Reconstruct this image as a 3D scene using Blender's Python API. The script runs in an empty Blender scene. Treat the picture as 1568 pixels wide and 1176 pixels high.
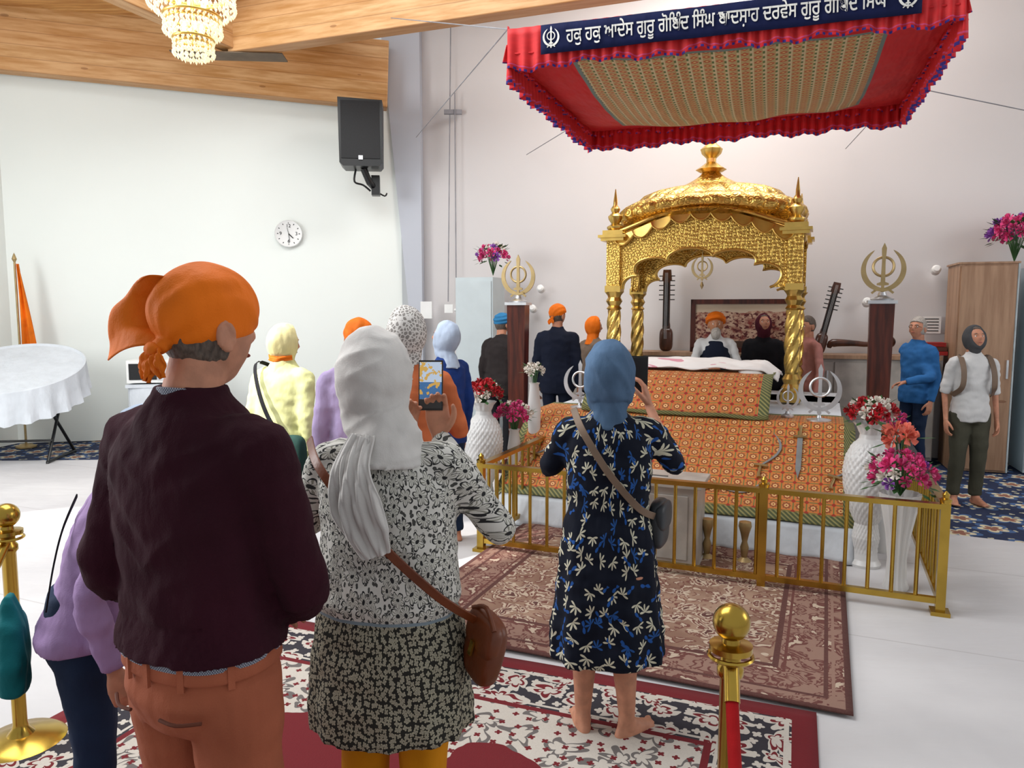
import bpy, bmesh, math, random
from mathutils import Vector, Matrix, noise
random.seed(7)
SC=bpy.context.scene
pi=math.pi
def V(*a): return Vector(a)
def C(h):
    h=h.lstrip('#'); r=[int(h[i:i+2],16)/255 for i in (0,2,4)]
    return tuple(((c/12.92) if c<=.04045 else ((c+.055)/1.055)**2.4) for c in r)+(1,)
# ---------------------------------------------------------------- node helpers
class G:
    def __init__(s,name,rough=.6,metal=0,**kw):
        s.m=bpy.data.materials.new(name); s.m.use_nodes=True; s.nt=s.m.node_tree
        s.b=s.nt.nodes['Principled BSDF']; s.b.inputs['Roughness'].default_value=rough; s.b.inputs['Metallic'].default_value=metal
        for k,v in kw.items(): s.b.inputs[k.replace('_',' ')].default_value=v
    def n(s,t,**kw):
        x=s.nt.nodes.new('ShaderNode'+t)
        for k,v in kw.items(): setattr(x,k,v)
        return x
    def put(s,inp,v):
        if isinstance(v,bpy.types.NodeSocket): s.nt.links.new(v,inp)
        elif v is not None: inp.default_value=v
    def f(s,op,a,b=None,c=None):
        x=s.n('Math',operation=op); s.put(x.inputs[0],a); s.put(x.inputs[1],b); s.put(x.inputs[2],c); return x.outputs[0]
    def mix(s,fac,a,b):
        x=s.n('Mix',data_type='RGBA'); s.put(x.inputs[0],fac); s.put(x.inputs[6],a); s.put(x.inputs[7],b); return x.outputs[2]
    def xyz(s,v):
        x=s.n('SeparateXYZ'); s.put(x.inputs[0],v); return x.outputs[0],x.outputs[1],x.outputs[2]
    def comb(s,a,b,c=0.0):
        x=s.n('CombineXYZ'); s.put(x.inputs[0],a); s.put(x.inputs[1],b); s.put(x.inputs[2],c); return x.outputs[0]
    def tc(s,k='Object'): return s.n('TexCoord').outputs[k]
    def scale(s,v,k):
        x=s.n('VectorMath',operation='MULTIPLY'); s.put(x.inputs[0],v); x.inputs[1].default_value=k if isinstance(k,(tuple,list)) else (k,k,k); return x.outputs[0]
    def noise(s,v,sc=5,det=3,ro=.5):
        x=s.n('TexNoise'); s.put(x.inputs['Vector'],v); x.inputs['Scale'].default_value=sc; x.inputs['Detail'].default_value=det; x.inputs['Roughness'].default_value=ro; return x.outputs[0]
    def lt(s,a,b): return s.f('LESS_THAN',a,b)
    def gt(s,a,b): return s.f('GREATER_THAN',a,b)
    def ss(s,v,a,b):
        x=s.n('MapRange',interpolation_type='SMOOTHSTEP'); s.put(x.inputs[0],v); x.inputs[1].default_value=a; x.inputs[2].default_value=b; return x.outputs[0]
    def col(s,c): s.put(s.b.inputs['Base Color'],c)
    def bump(s,h,st=.3,d=.01):
        x=s.n('Bump'); x.inputs['Strength'].default_value=st; x.inputs['Distance'].default_value=d; s.put(x.inputs['Height'],h); s.nt.links.new(x.outputs[0],s.b.inputs['Normal'])
    def flower(s,vec,npet,R,rnd=.7):
        v=s.n('TexVoronoi',voronoi_dimensions='2D'); s.put(v.inputs['Vector'],vec); v.inputs['Scale'].default_value=1; v.inputs['Randomness'].default_value=rnd
        d=s.n('VectorMath',operation='SUBTRACT'); s.put(d.inputs[0],vec); s.put(d.inputs[1],v.outputs['Position'])
        x,y,z=s.xyz(d.outputs[0]); r=s.f('SQRT',s.f('ADD',s.f('MULTIPLY',x,x),s.f('MULTIPLY',y,y)))
        cr=s.xyz(v.outputs['Color']); th=s.f('ADD',s.f('ARCTAN2',y,x),s.f('MULTIPLY',cr[0],6.28))
        pet=s.f('MULTIPLY_ADD',s.f('ABSOLUTE',s.f('COSINE',s.f('MULTIPLY',th,npet/2))),R*.5,R*.5)
        return r,th,pet,cr
def cyl2(g,k=1.0,R=.22):
    x,y,z=g.xyz(g.tc()); a=g.f('ARCTAN2',x,g.f('MULTIPLY',y,-1.0)); return g.scale(g.comb(g.f('MULTIPLY',a,R),z),k),z
def mat(name,c,rough=.7,metal=0,var=.12,sc=6,bump=.15,bs=60,**kw):
    g=G(name,rough,metal,**kw); c=C(c) if isinstance(c,str) else c
    o=g.tc(); n=g.noise(o,sc,4)
    d=tuple(x*(1-var*1.6) for x in c[:3])+(1,); l=tuple(min(1,x*(1+var*.8)) for x in c[:3])+(1,)
    g.col(g.mix(g.ss(n,.3,.7),d,l))
    if bump: g.bump(g.noise(o,bs,4),bump,.004)
    return g.m
def cloth(name,c,var=.1,fold=.35,rough=.85,**kw):
    g=G(name,rough,0,**kw); c=C(c) if isinstance(c,str) else c; g.b.inputs['Specular IOR Level'].default_value=.25
    o=g.tc(); n=g.noise(o,5,3)
    d=tuple(x*(1-var*1.6) for x in c[:3])+(1,); l=tuple(min(1,x*(1+var*.8)) for x in c[:3])+(1,)
    g.col(g.mix(g.ss(n,.3,.7),d,l))
    h=g.f('ADD',g.f('MULTIPLY',g.noise(g.scale(o,(1,1,.55)),16,2,.4),1.0),g.f('MULTIPLY',g.noise(o,260,2),.06))
    g.bump(h,fold,.03)
    return g.m
# ---------------------------------------------------------------- mesh helpers
class MB:
    def __init__(s): s.v=[]; s.f=[]; s.mi=[]; s.M=Matrix()
    def add(s,vs,fs,mi=0):
        o=len(s.v); s.v+= [s.M@Vector(p) for p in vs]; s.f+=[tuple(i+o for i in f) for f in fs]; s.mi+=[mi]*len(fs)
    def box(s,c,sz,mi=0,rz=0,taper=1):
        x,y,z=[q/2 for q in sz]; R=Matrix.Rotation(rz,3,'Z'); vs=[]
        for dz,t in((-z,1),(z,taper)):
            for dx,dy in((-x,-y),(x,-y),(x,y),(-x,y)): vs.append(R@V(dx*t,dy*t,dz)+Vector(c))
        s.add(vs,[(3,2,1,0),(4,5,6,7),(0,1,5,4),(1,2,6,5),(2,3,7,6),(3,0,4,7)],mi)
    def beam(s,a,b,w,h,mi=0):
        a=Vector(a);b=Vector(b);d=(b-a).normalized(); up=V(0,0,1) if abs(d.z)<.95 else V(0,1,0)
        sx=d.cross(up).normalized()*w/2; u=sx.cross(d).normalized()*h/2; vs=[]
        for p in(a,b): vs+=[p-sx-u,p+sx-u,p+sx+u,p-sx+u]
        s.add(vs,[(3,2,1,0),(4,5,6,7),(0,1,5,4),(1,2,6,5),(2,3,7,6),(3,0,4,7)],mi)
    def rings(s,R,mi=0,cap=True,closed=False):
        n=len(R[0]); vs=[p for r in R for p in r]; fs=[]; m=len(R)
        for i in range(m if closed else m-1):
            for j in range(n):
                k=(j+1)%n; ii=(i+1)%m; fs.append((i*n+j,i*n+k,ii*n+k,ii*n+j))
        if cap and not closed: fs+=[tuple(range(n-1,-1,-1)),tuple((m-1)*n+j for j in range(n))]
        s.add(vs,fs,mi)
    def lathe(s,prof,c=(0,0,0),seg=24,mi=0,mod=None):
        c=Vector(c); R=[]
        for r,z in prof:
            ring=[]
            for j in range(seg):
                a=2*pi*j/seg; rr=max(r,.0004)*(mod(a,z) if mod else 1); ring.append(c+V(rr*math.cos(a),rr*math.sin(a),z))
            R.append(ring)
        s.rings(R,mi)
    def loftz(s,rs,seg=40,mi=0,p=2.3):
        R=[]
        for q in rs:
            z,rx,ry=q[:3]; cx=q[3] if len(q)>3 else 0; cy=q[4] if len(q)>4 else 0; fa=q[5] if len(q)>5 else 0; fn=q[6] if len(q)>6 else 9
            ring=[]
            for j in range(seg):
                a=2*pi*j/seg; ca,sa=math.cos(a),math.sin(a)
                k=1+fa*math.sin(fn*a+1.7*math.sin(a*2)+z*3)
                ring.append(V(cx+rx*k*math.copysign(abs(ca)**(2/p),ca),cy+ry*k*math.copysign(abs(sa)**(2/p),sa),z))
            R.append(ring)
        s.rings(R,mi)
    def tube(s,pts,rad,seg=14,mi=0,sub=0,flat=1,closed=False):
        pts=[Vector(p) for p in pts]
        if not hasattr(rad,'__len__'): rad=[rad]*len(pts)
        if sub:
            P=[];Q=[]; n=len(pts)
            for i in range(n-1):
                a=pts[max(i-1,0)];b=pts[i];c=pts[i+1];d=pts[min(i+2,n-1)]
                for k in range(sub):
                    t=k/sub; P.append(.5*((2*b)+(c-a)*t+(2*a-5*b+4*c-d)*t*t+(3*b-a-3*c+d)*t**3)); Q.append(rad[i]*(1-t)+rad[i+1]*t)
            P.append(pts[-1]);Q.append(rad[-1]); pts,rad=P,Q
        R=[];n=len(pts); pu=None
        for i,p in enumerate(pts):
            if closed: t=(pts[(i+1)%n]-pts[i-1]).normalized()
            else: t=(pts[min(i+1,n-1)]-pts[max(i-1,0)]).normalized()
            if pu is None:
                pu=t.cross(V(0,0,1));
                if pu.length<.05: pu=t.cross(V(0,1,0))
            pu=(pu-t*pu.dot(t)).normalized(); w=t.cross(pu)
            R.append([p+(pu*math.cos(2*pi*j/seg)+w*math.sin(2*pi*j/seg)*flat)*rad[i] for j in range(seg)])
        s.rings(R,mi,True,closed)
    def blob(s,c,r,mi=0,nu=20,nv=12,p=1.0,fn=None,M=None):
        c=Vector(c); vs=[];fs=[]
        if not hasattr(r,'__len__'): r=(r,r,r)
        sg=lambda q:math.copysign(abs(q)**p,q)
        for i in range(nv+1):
            ph=-pi/2+pi*i/nv
            for j in range(nu):
                th=2*pi*j/nu; u=V(sg(math.cos(ph))*sg(math.cos(th)),sg(math.cos(ph))*sg(math.sin(th)),sg(math.sin(ph)))
                if i in(0,nv): u=V(0,0,-1 if i==0 else 1)
                q=V(u.x*r[0],u.y*r[1],u.z*r[2])
                if fn: q=fn(u,q)
                if M: q=M@q
                vs.append(c+q)
        for i in range(nv):
            for j in range(nu):
                k=(j+1)%nu; fs.append((i*nu+j,i*nu+k,(i+1)*nu+k,(i+1)*nu+j))
        s.add(vs,fs,mi)
    def extr(s,pts,th,mi=0,M=None):
        M=M or Matrix(); n=len(pts)
        vs=[M@V(p[0],-th/2,p[1]) for p in pts]+[M@V(p[0],th/2,p[1]) for p in pts]
        fs=[tuple(range(n)),tuple(range(2*n-1,n-1,-1))]+[(i,i+n,(i+1)%n+n,(i+1)%n) for i in range(n)]
        s.add(vs,fs,mi)
    def strip(s,A,B,th,mi=0,ax=V(0,1,0)):
        n=len(A); h=ax*th/2
        vs=[Vector(a)-h for a in A]+[Vector(b)-h for b in B]+[Vector(a)+h for a in A]+[Vector(b)+h for b in B]; fs=[]
        for i in range(n-1):
            fs+=[(i,i+1,n+i+1,n+i),(2*n+i,3*n+i,3*n+i+1,2*n+i+1),(i,2*n+i,2*n+i+1,i+1),(n+i,n+i+1,3*n+i+1,3*n+i)]
        fs+=[(0,n,3*n,2*n),(n-1,3*n-1,4*n-1,2*n-1)]
        s.add(vs,fs,mi)
    def make(s,name,mats,parent=None,loc=(0,0,0),rot=(0,0,0),smooth=True,ang=40):
        me=bpy.data.meshes.new(name); me.from_pydata([tuple(v) for v in s.v],[],s.f)
        for m in (mats if isinstance(mats,(list,tuple)) else [mats]): me.materials.append(m)
        me.polygons.foreach_set('material_index',s.mi)
        bm=bmesh.new(); bm.from_mesh(me); bmesh.ops.recalc_face_normals(bm,faces=bm.faces); bm.to_mesh(me); bm.free()
        if smooth:
            me.polygons.foreach_set('use_smooth',[True]*len(me.polygons)); me.set_sharp_from_angle(angle=math.radians(ang))
        me.update(); return link(name,me,parent,loc,rot)
    def fuse(s,name,mats,vox,parent=None,it=3,disp=None,loc=(0,0,0),rot=(0,0,0)):
        o=s.make(name+'_t',mats,None,smooth=False)
        r=o.modifiers.new('r','REMESH'); r.mode='VOXEL'; r.voxel_size=vox; r.use_smooth_shade=True
        if it: k=o.modifiers.new('s','SMOOTH'); k.factor=.5; k.iterations=it
        dg=bpy.context.evaluated_depsgraph_get(); me=bpy.data.meshes.new_from_object(o.evaluated_get(dg)); me.name=name
        old=o.data; bpy.data.objects.remove(o); bpy.data.meshes.remove(old)
        if disp:
            ns=[v.normal.copy() for v in me.vertices]
            for v,n in zip(me.vertices,ns): v.co+=n*disp(v.co,n)
        if not me.materials:
            me.materials.append(mats if not isinstance(mats,(list,tuple)) else mats[0])
        me.polygons.foreach_set('use_smooth',[True]*len(me.polygons)); me.update()
        return link(name,me,parent,loc,rot)
def link(name,data,parent=None,loc=(0,0,0),rot=(0,0,0)):
    o=bpy.data.objects.new(name,data); SC.collection.objects.link(o); o.location=loc; o.rotation_euler=rot
    if parent: o.parent=parent
    return o
def empty(name,loc=(0,0,0),rz=0,rx=0):
    o=link(name,None,None,loc,(rx,0,rz)); o.empty_display_size=.1; return o
def grid(name,fn,nu,nv,m,parent=None,loc=(0,0,0),rot=(0,0,0),th=0,uvs=(1,1)):
    vs=[];fs=[]
    for j in range(nv+1):
        for i in range(nu+1): vs.append(tuple(fn(i/nu,j/nv)))
    for j in range(nv):
        for i in range(nu):
            a=j*(nu+1)+i; fs.append((a,a+1,a+nu+2,a+nu+1))
    me=bpy.data.meshes.new(name); me.from_pydata(vs,[],fs); uv=me.uv_layers.new(name='UVMap')
    for l in me.loops:
        k=l.vertex_index; uv.data[l.index].uv=((k%(nu+1))/nu*uvs[0],(k//(nu+1))/nv*uvs[1])
    me.materials.append(m); me.polygons.foreach_set('use_smooth',[True]*len(me.polygons)); me.update()
    o=link(name,me,parent,loc,rot)
    if th: q=o.modifiers.new('sol','SOLIDIFY'); q.thickness=th; q.offset=0
    return o
def cat(pts,t):
    n=len(pts)-1; x=min(max(t*n,0),n-1e-6); i=int(x); t=x-i; a=Vector(pts[max(i-1,0)]);b=Vector(pts[i]);c=Vector(pts[i+1]);d=Vector(pts[min(i+2,n)])
    return .5*((2*b)+(c-a)*t+(2*a-5*b+4*c-d)*t*t+(3*b-a-3*c+d)*t**3)
def lerpl(l,t):
    n=len(l)-1; x=min(max(t*n,0),n-1e-6); i=int(x); return l[i]*(1-(x-i))+l[i+1]*(x-i)
def ribbon(name,pts,w,nrm,m,parent=None,folds=0,amp=0,th=.004,nu=12,nv=40,seed=0):
    nrm=Vector(nrm)
    def fn(u,v):
        p=cat(pts,v); t=(cat(pts,min(v+.02,1))-cat(pts,max(v-.02,0))).normalized(); ac=t.cross(nrm).normalized(); nn=ac.cross(t)
        return p+ac*(u-.5)*lerpl(w,v)+nn*amp*(math.sin(u*folds*2*pi+5*noise.noise(V(v*2.5,seed,0))+seed)+.5*math.sin(u*folds*4.6*pi+v*4+seed))*(.4+.6*min(1,v*4))
    return grid(name,fn,nu,nv,m,parent,th=th)
# ---------------------------------------------------------------- materials
M={}
def gold(name,c='#d9a63a',rough=.25,relief=0,dist=.008,st=.6):
    g=G(name,rough,1); o=g.tc(); n=g.noise(o,7,3); cc=C(c)
    cl=g.mix(g.ss(n,.3,.7),tuple(x*.80 for x in cc[:3])+(1,),cc)
    if relief:
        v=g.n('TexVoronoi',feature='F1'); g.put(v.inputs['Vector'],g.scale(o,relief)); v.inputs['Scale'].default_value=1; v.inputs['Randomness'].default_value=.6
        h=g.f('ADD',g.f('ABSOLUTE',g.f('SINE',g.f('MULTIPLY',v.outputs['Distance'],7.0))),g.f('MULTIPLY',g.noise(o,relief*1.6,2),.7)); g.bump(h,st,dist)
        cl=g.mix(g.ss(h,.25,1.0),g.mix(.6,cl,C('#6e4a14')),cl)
    g.col(cl)
    return g.m
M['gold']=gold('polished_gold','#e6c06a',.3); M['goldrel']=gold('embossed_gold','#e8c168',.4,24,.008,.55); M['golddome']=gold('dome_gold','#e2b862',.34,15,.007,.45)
M['brass']=gold('brass_rail','#c2a048',.24); M['silver']=gold('silver_metal','#dfe1e4',.4); M['dullgold']=gold('aged_gold','#c0a87a',.45)
M['skin']=mat('skin','#bf8468',.6,var=.10,sc=22,bump=.15,bs=120,Subsurface_Weight=.12,Subsurface_Scale=.008); M['skin2']=mat('skin_tan','#a8714f',.6,var=.10,sc=22,bump=.15,bs=120,Subsurface_Weight=.1,Subsurface_Scale=.008)
M['eyew']=mat('eye_white','#e8e4de',.2,bump=0,var=.02); M['eyed']=mat('eye_iris','#2a1d14',.2,bump=0); M['lip']=mat('lips','#a0564a',.5,bump=0)
def hairm(name,c):
    g=G(name,.55); o=g.tc(); cc=C(c); n=g.noise(g.scale(o,(140,140,18)),1,3); g.col(g.mix(g.ss(n,.3,.7),tuple(x*.5 for x in cc[:3])+(1,),cc)); g.bump(n,.8,.004); return g.m
M['hair']=hairm('greying_hair','#65574d'); M['hairw']=hairm('white_hair','#b9b2aa'); M['hairb']=hairm('brown_hair','#3a281e'); M['hairy']=hairm('blond_hair','#cdb98a')
M['black']=mat('black_plastic','#0c0c0e',.35,bump=.05); M['white']=mat('white_paint','#e6e6e4',.45,bump=.03,var=.02)
def woodm(name,c1,c2,rough=.45,lam=.0,k=(1.2,14,14)):
    g=G(name,rough); o=g.tc(); s=g.scale(o,k); n=g.noise(s,1.6,5,.6)
    c=g.mix(g.ss(n,.3,.72),C(c1),C(c2)); 
    v=g.n('TexVoronoi'); g.put(v.inputs['Vector'],g.scale(o,(1.1,3.5,3.5))); v.inputs['Scale'].default_value=1.4
    c=g.mix(g.f('MULTIPLY',g.lt(v.outputs['Distance'],.075),.55),c,C('#6e3d1a'))
    if lam:
        z=g.xyz(o)[2]; fr=g.f('FRACT',g.f('DIVIDE',z,lam)); c=g.mix(g.f('MULTIPLY',g.lt(fr,.06),.45),c,C('#7d4a1f'))
        st=g.f('FLOOR',g.f('DIVIDE',z,lam)); wn=g.n('TexWhiteNoise',noise_dimensions='1D'); g.put(wn.inputs['W'],st); c=g.mix(g.f('MULTIPLY',wn.outputs[0],.25),c,C('#b9742f'))
    g.col(c); g.bump(n,.15,.004); return g.m
M['beam']=woodm('glulam_wood','#b8854a','#dcb280',.5,.16,(.9,9,9)); M['plank']=woodm('ceiling_boards','#b07a42','#d9a868',.5,.0)
M['dark']=woodm('dark_mahogany','#300f08','#5a2415',.3,0,(14,14,1.2)); M['oak']=woodm('cabinet_oak','#947258','#b08e72',.5,0,(10,10,.8))
M['instr']=woodm('instrument_wood','#2c1710','#553020',.3,0,(8,8,2))
def wallm(name,c,c2):
    g=G(name,.9); o=g.tc(); n=g.noise(o,.5,3); g.col(g.mix(n,C(c),C(c2))); g.bump(g.noise(o,180,3),.12,.002); return g.m
M['wallL']=wallm('wall_plaster','#e2e7e3','#edf1ec'); M['wallB']=wallm('wall_plaster_grey','#c8c4c4','#d4d0cf'); M['ceil']=wallm('ceiling_paint','#d2cdcc','#dcd7d5')
def floor_white():
    g=G('white_floor_sheet',.75); o=g.tc(); x,y,z=g.xyz(o); n=g.noise(o,.9,4)
    c=g.mix(g.ss(n,.3,.7),C('#bdbbbd'),C('#d0cecf'))
    fr=g.f('FRACT',g.f('MULTIPLY',g.f('ADD',g.f('MULTIPLY',x,.39),g.f('MULTIPLY',y,.92)),.7)); ln=g.lt(fr,.008)
    g.col(g.mix(g.f('MULTIPLY',ln,.35),c,C('#8f8a8a'))); g.bump(g.f('ADD',g.noise(g.scale(o,(1,3,1)),2.5,3),g.f('MULTIPLY',ln,-.3)),.35,.03); return g.m
M['floorw']=floor_white()
def blue_carpet():
    g=G('blue_patterned_carpet',.95); o=g.tc(); v=g.scale(o,2.6); r,th,pet,cr=g.flower(v,5,.42,.4)
    c=g.mix(g.noise(o,40,2),C('#101c38'),C('#1d2e55'))
    c=g.mix(g.lt(r,pet),c,C('#3c5a86')); c=g.mix(g.lt(r,g.f('MULTIPLY',pet,.72)),c,C('#cfc4a4')); c=g.mix(g.lt(r,g.f('MULTIPLY',pet,.45)),c,C('#8a5a4a'))
    r2,t2,p2,_=g.flower(g.scale(o,7.0),3,.33,.8); c=g.mix(g.f('MULTIPLY',g.lt(r2,g.f('MULTIPLY',p2,.55)),g.gt(r,pet)),c,C('#b9b59c'))
    g.col(c); return g.m
M['floorb']=blue_carpet()
def rug(name,hx,hy,field,field2,motif,motif2,b1,b2,bw,fs=5,edge='#6d1020',dens=.46):
    g=G(name,.95); o=g.tc(); x,y,z=g.xyz(o); ax=g.f('ABSOLUTE',x); ay=g.f('ABSOLUTE',y)
    d=g.f('MINIMUM',g.f('SUBTRACT',hx,ax),g.f('SUBTRACT',hy,ay)); v=g.scale(g.comb(ax,ay),fs)
    wv=g.n('VectorMath',operation='ADD'); nn=g.n('TexNoise'); g.put(nn.inputs['Vector'],g.comb(ax,ay)); nn.inputs['Scale'].default_value=5
    g.put(wv.inputs[0],v); g.put(wv.inputs[1],g.scale(nn.outputs['Color'],2.2)); v2=wv.outputs[0]
    r,th,pet,cr=g.flower(v2,6,dens,.7); rb,tb,pb,cb=g.flower(g.scale(v2,2.3),5,.45,.6)
    c=g.mix(g.ss(g.noise(o,2.5,4),.35,.65),C(field),C(field2))
    c=g.mix(g.lt(rb,g.f('MULTIPLY',pb,.9)),c,C(motif2)); c=g.mix(g.lt(rb,g.f('MULTIPLY',pb,.5)),c,C(motif))
    c=g.mix(g.lt(r,pet),c,C(motif)); c=g.mix(g.lt(r,g.f('MULTIPLY',pet,.78)),c,C(motif2)); c=g.mix(g.lt(r,g.f('MULTIPLY',pet,.5)),c,C(motif)); c=g.mix(g.lt(r,.1),c,C(edge))
    cb_=g.mix(g.lt(rb,pb),C(b1),C(b2)); cb_=g.mix(g.lt(rb,g.f('MULTIPLY',pb,.55)),cb_,C(b1)); cb_=g.mix(g.lt(r,g.f('MULTIPLY',pet,.7)),cb_,C(b2)); cb_=g.mix(g.lt(r,g.f('MULTIPLY',pet,.4)),cb_,C(motif))
    c=g.mix(g.lt(d,bw),c,cb_)
    for a,b,cc in((bw-.015,bw+.015,edge),(bw-.05,bw-.035,b2),(.10,.12,edge),(.07,.085,b1),(-1,.03,edge)):
        c=g.mix(g.f('MULTIPLY',g.gt(d,a),g.lt(d,b)),c,C(cc))
    c=g.mix(g.f('MULTIPLY',g.noise(o,90,3),.35),c,C('#7a6052')); g.col(c); g.bump(g.noise(o,200,2),.3,.004); return g.m
M['rug1']=rug('persian_rug_beige',1.2,1.12,'#7c5a4a','#a18470','#c0ae9a','#6a3a32','#8f6f62','#5e2a28',.34,4.8,'#4c2020')
def rug2m():
    hx,hy=1.54,2.0
    g=G('persian_rug_red',.95); o=g.tc(); x,y,z=g.xyz(o); ax=g.f('ABSOLUTE',x); ay=g.f('ABSOLUTE',y)
    d=g.f('MINIMUM',g.f('SUBTRACT',hx,ax),g.f('SUBTRACT',hy,ay)); v=g.comb(ax,ay)
    nn=g.n('TexNoise'); g.put(nn.inputs['Vector'],v); nn.inputs['Scale'].default_value=4
    wv=g.n('VectorMath',operation='ADD'); g.put(wv.inputs[0],g.scale(v,6)); g.put(wv.inputs[1],g.scale(nn.outputs['Color'],1.6))
    r,th,pet,cr=g.flower(wv.outputs[0],5,.5,.5)
    r2,t2,p2,_=g.flower(g.scale(v,14),4,.45,.5)
    red=C('#6e0c19'); cream=C('#c9c1b7'); navy=C('#2c2a33')
    pat=g.mix(g.lt(r,pet),navy,cream); pat=g.mix(g.lt(r,g.f('MULTIPLY',pet,.68)),pat,red); pat=g.mix(g.lt(r,g.f('MULTIPLY',pet,.45)),pat,cream); pat=g.mix(g.f('MULTIPLY',g.lt(r2,g.f('MULTIPLY',p2,.7)),g.gt(r,pet)),pat,cream)
    wob=g.f('ADD',d,g.f('MULTIPLY',g.f('SINE',g.f('MULTIPLY',g.f('ADD',ax,ay),9.0)),.10))
    wob=g.f('ADD',wob,g.f('MULTIPLY',g.noise(v,6,2),.12))
    cr_=g.mix(g.lt(r,g.f('MULTIPLY',pet,.9)),cream,C('#6a6462')); cr_=g.mix(g.lt(r,g.f('MULTIPLY',pet,.6)),cr_,cream); cr_=g.mix(g.lt(r2,g.f('MULTIPLY',p2,.5)),cr_,red)
    c=g.mix(g.lt(wob,.86),red,cr_); c=g.mix(g.lt(d,.42),c,pat)
    for a,b,cc in((.40,.43,red),(.37,.385,cream),(.11,.13,cream),(-1,.10,red)): c=g.mix(g.f('MULTIPLY',g.gt(d,a),g.lt(d,b)),c,cc)
    c=g.mix(g.f('MULTIPLY',g.noise(o,150,2),.2),c,C('#30201a')); g.col(c); g.bump(g.noise(o,200,2),.3,.004); return g.m
M['rug2']=rug2m()
def altar_cloth(name,k=7,base='#c9622f',base2='#d9814a',med='#a52a1c',line='#6d6a2c',uvw=(2.7,1)):
    g=G(name,.7); u=g.tc('UV'); x,y,z=g.xyz(u)
    fx=g.f('SUBTRACT',g.f('FRACT',g.f('MULTIPLY',x,k)),.5); fy=g.f('SUBTRACT',g.f('FRACT',g.f('MULTIPLY',y,k)),.5)
    r=g.f('SQRT',g.f('ADD',g.f('MULTIPLY',fx,fx),g.f('MULTIPLY',fy,fy))); th=g.f('ARCTAN2',fy,fx)
    pet=g.f('MULTIPLY_ADD',g.f('ABSOLUTE',g.f('COSINE',g.f('MULTIPLY',th,4))),.10,.26)
    c=g.mix(g.noise(u,30,2),C(base),C(base2))
    ed=g.f('MAXIMUM',g.f('ABSOLUTE',fx),g.f('ABSOLUTE',fy)); c=g.mix(g.gt(ed,.45),c,C(line)); 
    dm=g.f('ADD',g.f('ABSOLUTE',fx),g.f('ABSOLUTE',fy)); c=g.mix(g.f('MULTIPLY',g.gt(dm,.80),g.lt(dm,1)),c,C(med))
    c=g.mix(g.lt(r,pet),c,C(line)); c=g.mix(g.lt(r,g.f('MULTIPLY',pet,.85)),c,C(med)); c=g.mix(g.lt(r,g.f('MULTIPLY',pet,.55)),c,C('#dcb878')); c=g.mix(g.lt(r,.07),c,C(med))
    eu=g.f('MINIMUM',g.f('MINIMUM',x,g.f('SUBTRACT',uvw[0],x)),g.f('MINIMUM',y,g.f('SUBTRACT',uvw[1],y)))
    bc=g.mix(g.gt(g.f('SINE',g.f('MULTIPLY',g.f('ADD',x,y),160)),0.2),C('#4a5230'),C('#8a8450')); c=g.mix(g.lt(eu,.085),c,bc)
    g.col(c); g.bump(g.f('ADD',g.noise(u,5,2),g.f('MULTIPLY',r,-.15)),.35,.03); return g.m
def floral_white():
    g=G('floral_tunic_fabric',.85); g.b.inputs['Specular IOR Level'].default_value=.2; v,z=cyl2(g,1.0,.24)
    nn=g.n('TexNoise'); g.put(nn.inputs['Vector'],v); nn.inputs['Scale'].default_value=30
    def lay(k,n,R,bg,fg,mid,w=.8):
        wv=g.n('VectorMath',operation='ADD'); g.put(wv.inputs[0],g.scale(v,k)); g.put(wv.inputs[1],g.scale(nn.outputs['Color'],.4))
        r,th,pet,cr=g.flower(wv.outputs[0],n,R,.7)
        a=g.f('MULTIPLY',g.lt(r,pet),g.gt(r,g.f('MULTIPLY',pet,w))); c=g.mix(a,bg,fg)
        c=g.mix(g.f('MULTIPLY',g.lt(r,g.f('MULTIPLY',pet,w)),g.gt(g.f('SINE',g.f('MULTIPLY',th,n*3)),.3)),c,mid); c=g.mix(g.lt(r,R*.2),c,fg); return c,g.gt(r,g.f('MULTIPLY',pet,1.08))
    top,msk=lay(20,5,.58,C('#d2d0ca'),C('#2e2e30'),C('#8f8f84'),.84)
    r2,t2,p2,_=g.flower(g.scale(v,44),2,.42,.9); top=g.mix(g.f('MULTIPLY',msk,g.lt(r2,g.f('MULTIPLY',p2,.8))),top,C('#4a4a48'))
    low,_=lay(66,4,.5,C('#2b2a27'),C('#a9a38e'),C('#c8c3b2'),.6)
    c=g.mix(g.lt(z,.93),top,low); c=g.mix(g.f('MULTIPLY',g.lt(z,.936),g.gt(z,.927)),c,C('#7d8c96'))
    g.col(c); g.bump(g.noise(g.scale(g.tc(),(1,1,.4)),14,2),.4,.03); return g.m
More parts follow.
